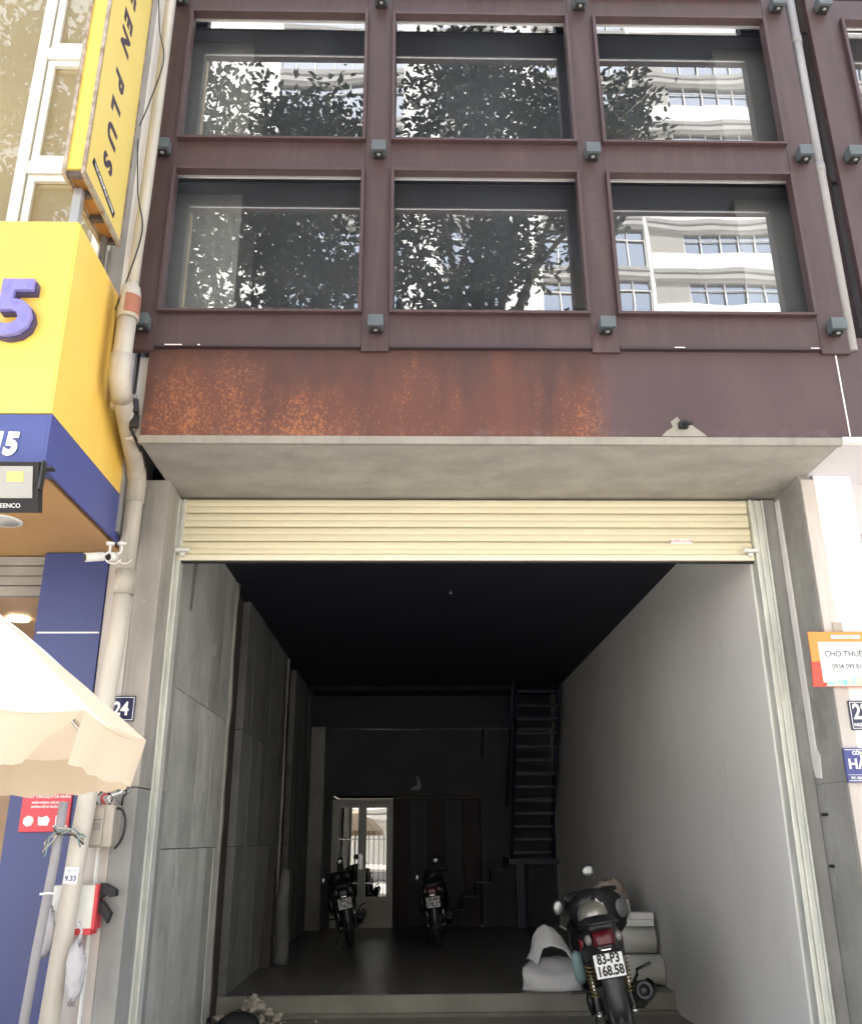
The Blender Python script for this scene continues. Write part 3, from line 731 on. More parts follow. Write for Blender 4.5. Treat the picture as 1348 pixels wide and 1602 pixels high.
# ================================================================== MOTORBIKES
def make_bike(label, plate1, plate2, group='motorbikes parked inside the shopfront'):
    """local frame: x right, y forward, z up, origin at the rear tyre's contact point"""
    t = thing('motorbike', label, 'motorbike', (0, 0, 0), group)
    kids = {}
    def P(name, fn, mat, par=t, **kw):
        o = obj(name, fn, mat, par, **kw); kids.setdefault(par, []).append(o); return o
    Rw = .285; WB = 1.22
    for y, steer in ((0, 0), (WB, 0)):
        def tyre(bm):
            pr = [(Rw - .055, -.030), (Rw - .03, -.042), (Rw - .008, -.030), (Rw, -.006), (Rw, .006), (Rw - .008, .030), (Rw - .03, .042), (Rw - .055, .030), (Rw - .055, -.030)]
            lathe(bm, pr, (0, y, Rw), (1, 0, 0), 32)
        w = P('wheel', tyre, 'tyre_rubber')
        def rim(bm):
            lathe(bm, [(Rw - .056, -.024), (Rw - .068, -.02), (Rw - .068, .02), (Rw - .056, .024)], (0, y, Rw), (1, 0, 0), 28)
            lathe(bm, [(0, -.06), (.035, -.06), (.04, 0), (.035, .06), (0, .06)], (0, y, Rw), (1, 0, 0), 14)
            for k in range(12):
                a = k * math.pi / 6; tube(bm, [(.02 * (-1) ** k, y, Rw), (0, y + (Rw - .066) * math.cos(a), Rw + (Rw - .066) * math.sin(a))], .004, 5)
        P('rim', rim, 'dark_metal', w)
    # rear mudguard and plate
    def guard(bm):
        secs = []
        for k in range(9):
            a = R(60 + k * 15); r = Rw + .035; w = .062 + .012 * (k / 8)
            cy, cz = r * math.cos(a), Rw + r * math.sin(a)
            secs.append([(-w, cy, cz - .03), (-w * .8, cy * 1.02, cz), (0, cy * 1.04, cz + .014), (w * .8, cy * 1.02, cz), (w, cy, cz - .03), (0, cy * .97, cz - .006)])
        loft(bm, secs)
    P('rear_mudguard', guard, 'black_plastic')
    def tailflap(bm):
        loft(bm, [[(-w, y, z), (w, y, z), (w, y + .02, z), (-w, y + .02, z)] for w, y, z in ((.085, -.235, .70), (.08, -.27, .60), (.07, -.30, .50), (.055, -.325, .38), (.04, -.33, .30))])
    P('plate_holder', tailflap, 'black_plastic')
    pb = P('number_plate', lambda bm: hexa(bm, [(-.095, -.292, .545), (.095, -.292, .545), (.095, -.288, .545), (-.095, -.288, .545), (-.095, -.262, .685), (.095, -.262, .685), (.095, -.258, .685), (-.095, -.258, .685)]), 'white_sign')
    xd = Vector((1, 0, 0)); yd = Vector((0, .03, .14)).normalized(); nrm = xd.cross(yd)
    for s_, h in ((plate1, .036), (plate2, -.032)):
        c = Vector((0, -.2775, .615)) + yd * h + nrm * .0035
        o = text(s_, .078, 'text_black', pb, c, xd, yd, .0005, .0028, sx=.80); kids.setdefault(pb, []).append(o)
    P('plate_rim', lambda bm: [tube(bm, q, .0035, 6) for q in (((-.095, -.294, .545), (.095, -.294, .545)), ((-.095, -.264, .685), (.095, -.264, .685)), ((-.095, -.294, .545), (-.095, -.264, .685)), ((.095, -.294, .545), (.095, -.264, .685)))], 'dark_metal', pb)
    P('badge', lambda bm: box(bm, -.03, .03, -.262, -.256, .700, .707), 'chrome', pb)
    # tail body: tapering shell
    def shell(bm):
        secs = []
        for y, w, zb, zt in ((-.20, .055, .70, .79), (-.14, .085, .66, .82), (.0, .125, .60, .83), (.18, .145, .54, .80), (.36, .14, .50, .76), (.52, .12, .46, .72), (.62, .10, .42, .66)):
            secs.append([(-w * .75, y, zb), (-w, y, zb + (zt - zb) * .45), (-w * .92, y, zt - .03), (-w * .5, y, zt), (w * .5, y, zt), (w * .92, y, zt - .03), (w, y, zb + (zt - zb) * .45), (w * .75, y, zb)])
        loft(bm, secs)
    P('tail_body', shell, 'black_plastic')
    def seat(bm):
        secs = []
        for y, w, z, h in ((-.14, .075, .815, .03), (-.05, .115, .82, .06), (.12, .13, .805, .07), (.26, .125, .775, .065), (.42, .105, .74, .055), (.56, .075, .72, .04)):
            secs.append([(-w, y, z), (-w * .95, y, z + h * .7), (-w * .6, y, z + h), (0, y, z + h * 1.06), (w * .6, y, z + h), (w * .95, y, z + h * .7), (w, y, z), (0, y, z - .01)])
        loft(bm, secs)
    P('seat', seat, 'seat_black')
    P('tail_lamp', lambda bm: loft(bm, [[(-w, y, zb), (w, y, zb), (w * .9, y, zt), (-w * .9, y, zt)] for y, w, zb, zt in ((-.245, .045, .735, .775), (-.22, .068, .725, .80), (-.17, .078, .715, .815))]), 'red_lens')
    for s_ in (-1, 1):
        P('indicator', lambda bm: ellip(bm, (s_ * .098, -.18, .765), (.026, .045, .034), seg=12, rings=8), 'clear_lens')
        P('side_stripe', lambda bm: loft(bm, [[(s_ * (w + .004), y, z), (s_ * (w + .008), y, z + .02), (s_ * (w + .004), y, z + h), (s_ * (w - .01), y, z + h * .5)] for y, w, z, h in ((.05, .13, .70, .05), (.2, .143, .66, .09), (.36, .138, .60, .10), (.5, .118, .56, .06))]), 'red_body')
        # shock absorbers
        sh = P('shock_absorber', lambda bm: (tube(bm, [(s_ * .115, .04, .62), (s_ * .115, -.005, .31)], .013, 10), lathe(bm, [(0, 0), (.02, 0), (.02, .03), (0, .03)], (s_ * .10, -.005, .30), (s_, 0, 0), 12)), 'chrome')
        def spring(bm):
            pts = []
            for k in range(8 * 12 + 1):
                a = k * math.pi / 6 ; u = k / 96
                c = Vector((s_ * .115, .038 - .028 * u, .60 - .19 * u)); pts.append(c + Vector((.026 * math.cos(a), .026 * math.sin(a), 0)))
            tube(bm, pts, .0055, 5)
        P('spring', spring, 'gold_spring', sh)
        P('swing_arm', lambda bm: tube(bm, [(s_ * .075, 0, Rw), (s_ * .08, .42, .33)], .016, 8), 'dark_metal')
        P('rear_foot_peg', lambda bm: tube(bm, [(s_ * .11, .34, .40), (s_ * .26, .32, .41)], .011, 8), 'seat_black')
    # exhaust on the right
    ex = P('exhaust', lambda bm: (tube(bm, [(.14, .62, .26), (.15, .42, .26), (.175, .26, .30)], .02, 10), lathe(bm, [(.03, 0), (.058, .05), (.064, .34), (.058, .39), (.034, .395), (.032, .36), (0, .36)], (.175, .26, .31), (.05, -1, .30), 24)), 'black_plastic')
    P('heat_shield', lambda bm: loft(bm, [[(.185 + (.26 - y) * .05 + .069 * math.cos(a), y, .315 + (.26 - y) * .30 + .069 * math.sin(a)) for a in (R(-45), R(-15), R(15), R(45), R(70))] for y in (.16, .06, -.04, -.11)], close=False), 'chrome', ex)
    P('kick_pedal', lambda bm: tube(bm, [(.14, .30, .38), (.20, .24, .47), (.20, .22, .50), (.30, .20, .53)], .010, 8), 'dark_metal')
    P('grab_rail', lambda bm: tube(bm, [(-.12, .16, .80), (-.125, -.06, .84), (-.07, -.15, .85), (.07, -.15, .85), (.125, -.06, .84), (.12, .16, .80)], .009, 8), 'dark_metal')
    # engine, frame, leg shield
    P('engine', lambda bm: (box(bm, -.12, .12, .48, .78, .20, .40, bev=.03), lathe(bm, [(0, 0), (.09, 0), (.095, .03), (0, .045)], (.12, .56, .30), (1, 0, 0), 18), lathe(bm, [(0, 0), (.09, 0), (.095, .03), (0, .045)], (-.12, .60, .30), (-1, 0, 0), 18)), 'dark_metal')
    P('frame_tube', lambda bm: (tube(bm, [(0, .45, .62), (0, .75, .50), (0, .98, .70), (0, 1.03, .92)], .035, 10),), 'black_plastic')
    for s_ in (-1, 1):
        P('leg_shield', lambda bm: loft(bm, [[(s_ * .03, y0, z), (s_ * w, y0 - .05, z), (s_ * (w + .02), y0 - .10, z + .01), (s_ * (w - .005), y0 - .04, z + .01), (s_ * .03, y0 + .03, z)] for y0, w, z in ((.90, .13, .34), (.94, .17, .48), (.98, .185, .64), (1.00, .17, .78), (1.03, .11, .90))]), 'black_plastic')
        P('front_fork', lambda bm: tube(bm, [(s_ * .075, WB, Rw), (s_ * .075, 1.06, .80)], .018, 8), 'chrome')
    P('side_cover', lambda bm: tube(bm, [(-.175, .26, .47), (-.178, .25, .50), (-.182, .23, .58), (-.180, .22, .65), (-.172, .22, .67)], [.022, .040, .043, .036, .020], 14), 'teal_panel')
    P('front_mudguard', lambda bm: loft(bm, [[(-.055, WB + (Rw + .03) * math.cos(a), Rw + (Rw + .03) * math.sin(a) - .03), (0, WB + (Rw + .04) * math.cos(a), Rw + (Rw + .045) * math.sin(a)), (.055, WB + (Rw + .03) * math.cos(a), Rw + (Rw + .03) * math.sin(a) - .03)] for a in (R(20), R(50), R(80), R(110), R(140), R(165))], close=False), 'red_body')
    # steering assembly, turned to the left
    sr = Matrix.Translation((0, .95, 0)) @ Matrix.Rotation(R(46), 4, 'Z') @ Matrix.Translation((0, -.95, 0))
    def st(fn):
        def g(bm): fn(bm); bm.transform(sr)
        return g
    P('handlebar', st(lambda bm: tube(bm, [(-.25, .90, .975), (-.16, .93, .985), (-.06, .98, .95), (.06, .98, .95), (.16, .93, .985), (.25, .90, .975)], .012, 8)), 'dark_metal')
    for s_, pm, r_, el in ((-1, (-.235, .72, .925), (.034, .014, .050), 12), (1, (.060, 1.09, 1.125), (.048, .014, .042), -25)):
        P('hand_grip', st(lambda bm: tube(bm, [(s_ * .285, .885, .97), (s_ * .175, .925, .983)], .019, 10)), 'tyre_rubber')
        root = sr @ Vector((s_ * .15, .95, .98)); pm = Vector(pm)
        rot = Matrix.Rotation(R(el), 4, 'Y')
        mr = P('mirror', lambda bm: (tube(bm, [root, root.lerp(pm, .5) + Vector((s_ * .01, 0, .03)), pm + Vector((0, .02, 0))], .005, 6), ellip(bm, pm, (r_[0] + .007, .018, r_[2] + .007), rot, seg=20, rings=10)), 'black_plastic')
        P('mirror_glass', lambda bm: ellip(bm, pm - Vector((0, .009, 0)), (r_[0], .012, r_[2]), rot, seg=20, rings=10), 'mirror_glass', mr)
        P('lever', st(lambda bm: tube(bm, [(s_ * .16, .96, .975), (s_ * .26, .94, .97)], .005, 6)), 'chrome')
    P('handlebar_cover', st(lambda bm: loft(bm, [[(-w, y, zb), (w, y, zb), (w * 1.15, y, (zb + zt) / 2), (w * .8, y, zt), (-w * .8, y, zt), (-w * 1.15, y, (zb + zt) / 2)] for y, w, zb, zt in ((.84, .07, .90, .97), (.92, .115, .84, 1.0), (1.02, .13, .80, 1.0), (1.12, .07, .84, .95))])), 'black_plastic')
    P('side_stand', lambda bm: tube(bm, [(-.10, .50, .24), (-.20, .46, .03)], .010, 8), 'dark_metal')
    return t, kids
bike, bkids = make_bike('black underbone motorbike leaning near the step, rear plate in full view', '83-P3', '168.58')
# helmet on the seat, bag hung on the handlebar (things of their own, built in the bike's frame then moved with it)
hel = thing('helmet', 'silver half helmet resting on the seat of the near motorbike', 'helmet', (0, 0, 0))
def helm(bm):
    vs = ellip(bm, (-.015, .27, .868), (.105, .125, .098), seg=24, rings=14)
    bmesh.ops.delete(bm, geom=[v for v in bm.verts if v.co.z < .835], context='VERTS')
    bmesh.ops.solidify(bm, geom=bm.faces[:], thickness=.012)
obj('helmet_shell', helm, 'helmet_silver', hel)
obj('peak', lambda bm: loft(bm, [[(-.10, .36, .84), (-.015, .40, .85), (.07, .36, .84)], [(-.09, .41, .832), (-.015, .47, .838), (.06, .41, .832)]], close=False), 'black_plastic', hel)
hg = thing('hanging_bag', 'dark cloth bag with a pale sticker hung from the near motorbike handlebar', 'bag', (0, 0, 0))
obj('sack', lambda bm: loft(bm, [[(.02 - w, .93, z), (.11, .99, z), (.13 + w, .93, z), (.10, .84, z)] for w, z in ((.05, 1.0), (.12, .93), (.15, .82), (.13, .72), (.05, .64))]), 'black_matt', hg)
obj('sticker', lambda bm: hexa(bm, [(.03, .845, .885), (.115, .832, .87), (.115, .836, .87), (.03, .849, .885), (.055, .868, .965), (.085, .862, .97), (.085, .866, .97), (.055, .872, .965)]), 'paper_white', hg)
gh = thing('grey_helmet', 'grey round helmet hung at the right handle of the near motorbike', 'helmet', (0, 0, 0))
obj('helmet_shell', lambda bm: ellip(bm, (.215, 1.0, .83), (.09, .11, .115), seg=22, rings=14), 'helmet_grey', gh)
LEAN, HEAD = R(-9), R(-7)
def place(o, x, y, z, lean=LEAN, head=HEAD, sc=1.):
    o.rotation_mode = 'XYZ'
    o.matrix_basis = Matrix.Translation((x, y, z)) @ Matrix.Rotation(head, 4, 'Z') @ Matrix.Rotation(lean, 4, 'Y') @ Matrix.Scale(sc, 4)
b2t = copy_tree(bike, bkids); b3t = copy_tree(bike, bkids)
for o in (bike, hel, hg, gh): place(o, 1.384, 1.01, .047)
def relabel(root, label, l1, l2):
    root['label'] = label
    for ch in list(COL.objects):
        if ch.parent == root and ch.name.split('.')[0] in ('side_cover', 'side_stripe', 'tail_lamp', 'front_mudguard', 'kick_pedal'):
            if ch.name.split('.')[0] == 'tail_lamp' and 'folding' in label: continue
            ch.data = ch.data.copy(); ch.data.materials[0] = MATS['black_plastic']
        if ch.parent is not None and ch.parent.parent == root and ch.name.startswith('spring'):
            ch.data = ch.data.copy(); ch.data.materials[0] = MATS['dark_metal']
    old = [ch for ch in COL.objects if ch.parent is not None and ch.parent.parent == root and ch.name.startswith('lettering')]
    for ch, s_, h in zip(sorted(old, key=lambda q: -q.matrix_basis.translation.z), (l1, l2), (.036, -.032)):
        pb = ch.parent; bpy.data.objects.remove(ch)
        xd = Vector((1, 0, 0)); yd = Vector((0, .03, .14)).normalized()
        text(s_, .078, 'text_black', pb, Vector((0, -.2775, .615)) + yd * h + xd.cross(yd) * .0035, xd, yd, .0005, .0028, sx=.80)
place(b2t, -.69, 6.25, .2, R(-12), R(6), .85); relabel(b2t, 'black scooter in the dark in front of the glazed back door', '59-U1', '716.77')
place(b3t, .34, 6.25, .2, R(-7), R(-3), .85); relabel(b3t, 'dark motorbike deep in the shop in front of the dark folding door', '50-AA', '578.37')

# ================================================================== LEFT NEIGHBOUR
N = thing('yellow_shop_building', 'neighbouring shop building with white framed tan windows above a yellow canopy box', 'building', (-3.5, 0, 0))
bx('wall', 'white_paint', N, -7.0, -1.645, -.48, -.40, 4.46, 5.10)
bx('side_return', 'white_paint', N, -1.70, -1.640, -.60, .2, 4.45, 9.0)
bx('side_return', 'white_paint', N, -1.634, -1.540, -.82, -.75, 3.57, 4.098)
bx('party_wall', 'concrete_grey', N, -1.98, -1.705, -.56, 9.2, 3.1, 9.0)
bx('blue_column', 'blue_column', N, -2.205, -1.825, -.31, .2, 2.562, 3.045)
bx('blue_column', 'blue_column', N, -2.205, -1.825, -.31, .2, -.05, 2.552)
bx('column_joint', 'white_paint', N, -2.19, -1.83, -.3115, -.30, 2.5525, 2.5615)
# curtain wall of tan glass in white frames
yW = -.56
bx('pane', 'neighbour_glass', N, -7.0, -2.02, yW, yW + .006, 4.5, 9.0, label='tan reflective glass')
for x, w in ((-2.66, .075), (-4.0, .075), (-2.03, .05)): bx('mullion', 'white_alu', N, x, x + w, yW - .05, yW - .003, 4.46, 9.0, bev=.004)
for z0 in (5.62, 6.62, 7.62): bx('transom', 'white_alu', N, -2.583, -2.032, yW - .049, yW - .003, z0, z0 + .10, bev=.003)
for z0, z1 in ((4.50, 5.61), (5.73, 6.61), (6.73, 7.61)):
    def sash(bm):
        a, b = -2.575, -2.04
        box(bm, a, a + .05, yW - .035, yW - .004, z0, z1); box(bm, b - .05, b, yW - .035, yW - .004, z0, z1)
        box(bm, a + .051, b - .051, yW - .035, yW - .004, z0, z0 + .045); box(bm, a + .051, b - .051, yW - .035, yW - .004, z1 - .045, z1)
    obj('window_frame', sash, 'white_alu', N)
bx('rear_wall', 'tan_soffit', N, -7.0, -2.0, .6, .7, 4.4, 9.0, label=None) if False else bx('blind', 'blind_tan', N, -7.0, -2.03, yW + .06, yW + .07, 4.5, 9.0)
bx('roof_slab', 'white_paint', N, -7.0, -1.985, -.6, 9.0, 9.0, 9.1)
# soffit, interior and shutter under it
bx('canopy_soffit', 'tan_soffit', N, -7.0, -1.762, -1.475, .30, 3.052, 3.09)
for q, (z0, z1) in enumerate(((2.99, 3.045), (2.925, 2.985), (2.865, 2.92), (2.80, 2.86))): bx('shutter_slat', 'slat_grey', N, -7.0, -2.21, -.24 + .005 * (q % 2), -.18, z0, z1, bev=.006)
bx('shop_back_wall', 'warm_wall', N, -7.0, -2.21, 1.6, 1.7, 0, 3.05)
bx('shop_ceiling', 'warm_wall', N, -7.0, -2.21, -.17, 1.6, 2.80, 2.86)
bx('shop_floor', 'paving', N, -7.0, -2.21, -.17, 1.6, 0.01, .05)
dl = [(-2.60, .35)]
for x, y in dl:
    t = thing('downlight', 'round lit downlight in the warm shop ceiling behind the blue column', 'downlight', (x, y, 2.79))
    obj('disc', lambda bm: lathe(bm, [(0, 0), (.07, 0), (.07, .01), (0, .01)], (x, y, 2.787), n=18), 'lamp_emit', t)
t = thing('downlight', 'round unlit glass downlight in the tan canopy soffit under the floodlight', 'downlight', (-2.2, -.88, 3.04))
obj('disc', lambda bm: lathe(bm, [(0, 0), (.085, 0), (.085, .004), (0, .004)], (-2.225, -.88, 3.044), n=24), 'disc_glass', t)
obj('ring', lambda bm: lathe(bm, [(.086, 0), (.105, 0), (.105, .006), (.086, .006), (.086, 0)], (-2.225, -.88, 3.045), n=24), 'white_alu', t)
# canopy box sign
G = thing('canopy_sign', 'big glossy yellow canopy box with a blue lower band and purple house number digits', 'shop sign', (-2.5, -1, 3.05))
XS = -1.722
bx('yellow_front', 'yellow_panel', G, -6.0, XS - .012, -1.625, -1.0, 3.335, 4.44, bev=.004)
# side cladding in panels
prevs = [(-1.627, -1.02), (-1.016, -.70), (-.696, -.36)]
for a, b in prevs:
    bx('yellow_side_panel', 'yellow_panel', G, XS - .010, XS, a, b, 3.335, 4.42)
obj('blue_band', lambda bm: box(bm, -6.0, XS - .012, -1.62, -1.48, 3.052, 3.331, bev=.003), 'blue_panel', G)
bx('blue_side_band', 'blue_panel', G, XS - .0115, XS + .002, -1.622, -.36, 3.052, 3.331)
bx('box_core', 'tan_soffit', G, -6.0, XS - .014, -.99, -.50, 3.10, 4.43)
for ch, x, sz, z0 in (('5', -1.958, .43, 3.868), ('1', -2.18, .43, 3.868)):
    o = text(ch, sz, 'digit_purple', G, (x, -1.672, z0), XF, ZU, .020, .012, name='digit')
    o2 = text(ch, sz, 'digit_side', G, (x + .006, -1.648, z0 - .006), XF, ZU, .020, .013, name='digit_back')
text('15', .155, 'text_white', G, (-1.922, -1.6225, 3.17), (1, 0, 0), (.16, 0, 1), .001, .009, name='digit', sx=.85)
# floodlight
t = thing('floodlight', 'black square floodlight with a yellow chip hanging under the blue band', 'floodlight', (-1.85, -1.7, 2.9))
fz = Vector((0, -.30, .95)).normalized(); fn_ = Vector((0, -.95, -.30)).normalized(); fc = Vector((-1.80, -1.72, 2.915))
def fquad(w0, w1, h0, h1, d0, d1):
    def f(bm):
        P = lambda w, h, d: fc + Vector((1, 0, 0)) * w + fz * h + fn_ * d
        hexa(bm, [P(w0, h0, d1), P(w1, h0, d1), P(w1, h0, d0), P(w0, h0, d0), P(w0, h1, d1), P(w1, h1, d1), P(w1, h1, d0), P(w0, h1, d0)])
    return f
obj('housing', fquad(-.17, .11, -.115, .115, -.05, -.002), 'black_matt', t)
obj('reflector', fquad(-.15, .085, -.05, .095, 0, .004), 'reflector_white', t)
obj('led_chip', fquad(-.03, .045, .025, .07, .0045, .008), 'led_yellow', t)
text('TBEENCO', .028, 'text_white', t, fc + Vector((-.03, 0, 0)) - fz * .085 + fn_ * .001, XF, fz, .0004)
obj('bracket', lambda bm: (box(bm, -1.685, -1.675, -1.74, -1.70, 2.90, 3.04), box(bm, -1.93, -1.675, -1.64, -1.60, 3.041, 3.051)), 'dark_metal', t)
# cctv cameras
def cctv(x, y, z, dx, label, L=.10):
    t = thing('security_camera', label, 'security camera', (x, y, z), 'security cameras under the canopy corner')
    a = Vector((x, y, z)); d = Vector((dx, -.55, -.22)).normalized()
    obj('camera_body', lambda bm: (tube(bm, [a, a + d * L], .026, 16),), 'cctv_white', t)
    obj('lens', lambda bm: tube(bm, [a + d * (L + .001), a + d * (L + .004)], .020, 14), 'black_matt', t)
    obj('mount', lambda bm: (tube(bm, [a + d * .03, a + Vector((.025, .02, .03)), a + Vector((.025, .02, .075))], .009, 8), lathe(bm, [(0, 0), (.026, 0), (.022, -.015), (0, -.015)], a + Vector((.025, .02, .088)), n=14)), 'cctv_white', t)
    obj('cable', lambda bm: tube(bm, [a, a + Vector((.015, .02, -.022)), a + Vector((.04, .04, -.030)), a + Vector((.065, .05, -.022)), a + Vector((.08, .06, .0))], .004, 6), 'cctv_white', t)
cctv(-1.735, -.66, 2.915, -.75, 'white bullet security camera pointing left under the blue canopy corner')
cctv(-1.690, -.60, 2.935, -.3, 'smaller pale security camera tucked behind the first against the drain pipe', .05)
# vertical sign
V = thing('vertical_sign', 'tall yellow blade sign with dark purple letters and a rusty metal edge', 'blade sign', (-1.75, -1.4, 4.7))
bx('sign_face', 'yellow_sign', V, -1.712, -1.70, -1.705, -1.135, 4.69, 7.6)
bx('front_face', 'yellow_panel', V, -1.795, -1.7135, -1.72, -1.70, 4.70, 7.6)
bx('back_face', 'yellow_sign', V, -1.812, -1.80, -1.705, -1.135, 4.69, 7.6)
def vedge(bm):
    for x in (-1.815, -1.715):
        box(bm, x, x + .018, -1.735, -1.7215, 4.66, 7.6)
        box(bm, x, x + .018, -1.72, -1.12, 4.655, 4.688)
    box(bm, -1.716, -1.698, -1.128, -1.11, 4.66, 7.6)
obj('metal_edge', vedge, 'sign_edge', V)
for y in (-1.715, -1.56, -1.36, -1.16): bx('under_bar', 'steel_frame_dark', V, -1.80, -1.717, y, y + .03, 4.66, 4.69)
bx('under_panel', 'orange_under', V, -1.80, -1.717, -1.70, -1.14, 4.70, 4.71)
for ch, zc in zip('SULPNEER', (4.966, 5.165, 5.355, 5.555, 5.86, 6.02, 6.22, 6.42)):
    text(ch, .185, 'text_dark_purple', V, (-1.6985, -1.462, zc), (0, 0, -1), (0, 1, 0), .001, .008, name='letter')
pill = obj('caption_pill', lambda bm: hexa(bm, [(-1.6995, -1.655, 4.80), (-1.6995, -1.275, 4.735), (-1.698, -1.275, 4.735), (-1.698, -1.655, 4.80), (-1.6995, -1.640, 4.845), (-1.6995, -1.260, 4.785), (-1.698, -1.260, 4.785), (-1.698, -1.640, 4.845)]), 'text_black', V)
text('THE GREENPLUS COFFEE', .030, 'text_white', pill, (-1.697, -1.457, 4.79), (0, .38, -.062), (0, .062, .38), .0004, .0004)
bx('support_post', 'alu', V, -1.79, -1.745, -1.62, -1.58, 4.44, 4.66)
bx('support_post', 'steel_frame_dark', V, -1.775, -1.745, -1.22, -1.19, 4.44, 4.66)

# ================================================================== PIPES ON THE LEFT
t = thing('rain_pipe', 'thick stained grey drain pipe with an elbow running down the left pier', 'drain pipe', (-1.62, -.8, 0))
obj('pipe', lambda bm: tube(bm, [(-1.602, -1.12, 4.24), (-1.607, -1.12, 3.86), (-1.607, -1.11, 3.80), (-1.608, -1.07, 3.755), (-1.622, -.90, 3.67), (-1.645, -.58, 3.52), (-1.65, -.51, 3.47), (-1.652, -.49, 3.40), (-1.655, -.49, 2.80)], .052, 18), 'pvc', t)
obj('coupling', lambda bm: lathe(bm, [(.053, 0), (.061, 0), (.061, .14), (.050, .21), (.034, .23)], (-1.602, -1.12, 4.17), n=20), 'pvc', t)
obj('coupling', lambda bm: tube(bm, [(-1.607, -1.12, 3.94), (-1.607, -1.115, 3.80), (-1.608, -1.07, 3.753), (-1.612, -1.01, 3.724)], .058, 18), 'pvc', t)
obj('coupling', lambda bm: tube(bm, [(-1.648, -.54, 3.50), (-1.652, -.49, 3.44), (-1.654, -.49, 3.30)], .058, 18), 'pvc', t)
obj('coupling', lambda bm: lathe(bm, [(.052, 0), (.059, 0), (.059, .14), (.052, .14)], (-1.655, -.49, 2.74), n=20), 'pvc', t)
obj('rust_patch', lambda bm: loft(bm, [[(-1.602 + .0625 * math.cos(a), -1.12 + .0625 * math.sin(a), z) for a in [R(-95 + 17 * k) for k in range(7)]] for z in (4.19, 4.25, 4.31)], close=False), 'rust_patch', t)
obj('lower_pipe', lambda bm: tube(bm, [(-1.656, -.49, 2.76), (-1.665, -.49, 2.4), (-1.70, -.49, 1.9), (-1.735, -.49, 1.4), (-1.775, -.49, .6), (-1.79, -.49, 0)], .050, 18), 'pvc_light', t)
st2 = obj('sticker', lambda bm: hexa(bm, [(-1.775, -.545, 1.205), (-1.705, -.545, 1.20), (-1.705, -.542, 1.20), (-1.775, -.542, 1.205), (-1.770, -.545, 1.285), (-1.70, -.545, 1.28), (-1.70, -.542, 1.28), (-1.770, -.542, 1.285)]), 'white_sign', t)
text('FB 1234', .014, 'text_navy', st2, (-1.735, -.5455, 1.265), XF, ZU, .0002); text('9.33', .034, 'text_navy', st2, (-1.738, -.5455, 1.228), XF, ZU, .0002, .001)
tag(obj('upper_pipe', lambda bm: tube(bm, [(-1.590, -1.10, 7.2), (-1.590, -1.10, 6.0), (-1.592, -1.11, 5.0), (-1.602, -1.12, 4.36)], .034, 14), 'pvc'), 'slimmer grey downpipe between the blade sign and the steel grid', 'pipe')
tag(obj('pale_pipe', lambda bm: tube(bm, [(-1.685, -.97, 7.4), (-1.685, -.97, 4.3), (-1.665, -.95, 3.7)], .033, 14), 'pvc_light'), 'pale pipe standing behind the slim downpipe at the upper left', 'pipe')
for i, (z1, lb) in enumerate(((6.3, 'upper thin black cable wrapped round the left downpipe'), (5.0, 'lower thin black cable wrapped round the left downpipe'))):
    tag(obj('cable', lambda bm: tube(bm, [(-1.66, -1.17, z1 + .4), (-1.62, -1.155, z1), (-1.57, -1.15, z1 - .25), (-1.62, -1.16, z1 - .6), (-1.66, -1.17, z1 - .8)], .004, 6), 'cable_black'), lb, 'cable')
tag(obj('wall_conduit', lambda bm: tube(bm, [(-1.60, -.86, 4.10), (-1.602, -.86, 3.85), (-1.625, -.87, 3.72), (-1.60, -.88, 3.62), (-1.545, -.80, 3.50)], .009, 8), 'cable_black'), 'black conduit in the white gap left of the rusty fascia', 'conduit')
t = thing('old_light_socket', 'small dark light socket hanging at the left end of the rusty fascia', 'light fitting', (-1.57, -.9, 3.70))
obj('socket', lambda bm: (tube(bm, [(-1.575, -.93, 3.76), (-1.565, -.93, 3.68)], .026, 12), box(bm, -1.59, -1.545, -.92, -.89, 3.60, 3.68, bev=.004)), 'black_matt', t)
obj('cap', lambda bm: tube(bm, [(-1.577, -.935, 3.79), (-1.575, -.93, 3.762)], .017, 10), 'clear_lens', t)
# right hand pipe
t = thing('rain_pipe', 'straight grey rain pipe in the gap between the two steel grids', 'drain pipe', (2.66, -.88, 4.1))
obj('pipe', lambda bm: tube(bm, [(2.655, -.875, 7.4), (2.63, -.875, 4.13)], .034, 14), 'pvc_grey', t)
for z in (6.55, 5.45): obj('joint', lambda bm: lathe(bm, [(.034, 0), (.038, 0), (.038, .07), (.034, .07)], (2.655 - (7.4 - z) * .0077, -.875, z), n=14), 'pvc_grey', t)

# ================================================================== RIGHT NEIGHBOUR
Q = thing('right_neighbour_building', 'neighbouring building at the right edge with the same plum steel grid and white columns', 'building', (4, 0, 0))
bx('column', 'steel', Q, 2.745, 2.955, YF, YF + .045, 4.12, 8.3, bev=.003)
for z0, z1 in ((4.14, 4.345), (5.405, 5.628), (6.728, 6.92)): bx('transom', 'steel', Q, 2.956, 6.0, YF + .003, YF + .045, z0, z1)
bx('gap_wall', 'steel_dark', Q, 2.601, 2.744, -.80, -.70, 4.10, 8.4)
for (c, d), cz in zip(WZ[:2], CZ): window(Q, 2.955, 4.155, c, d, cell=(2.75, 4.3, *cz))
bx('inner_wall', 'wall_dark', Q, 2.70, 6.0, .8, .9, 4.1, 8.4)
bx('top_wall', 'wall_dark', Q, 2.665, 6.0, -.78, .9, 8.31, 9.0)
bx('soffit', 'white_soffit', Q, 2.467, 6.0, -.86, .6, 3.53, 3.70)
bx('soffit_lip', 'white_paint', Q, 2.467, 6.0, -.90, -.861, 3.535, 3.561)
bx('column_face', 'white_paint', Q, 2.502, 2.735, -.40, .30, -.05, 3.529, bev=.004)
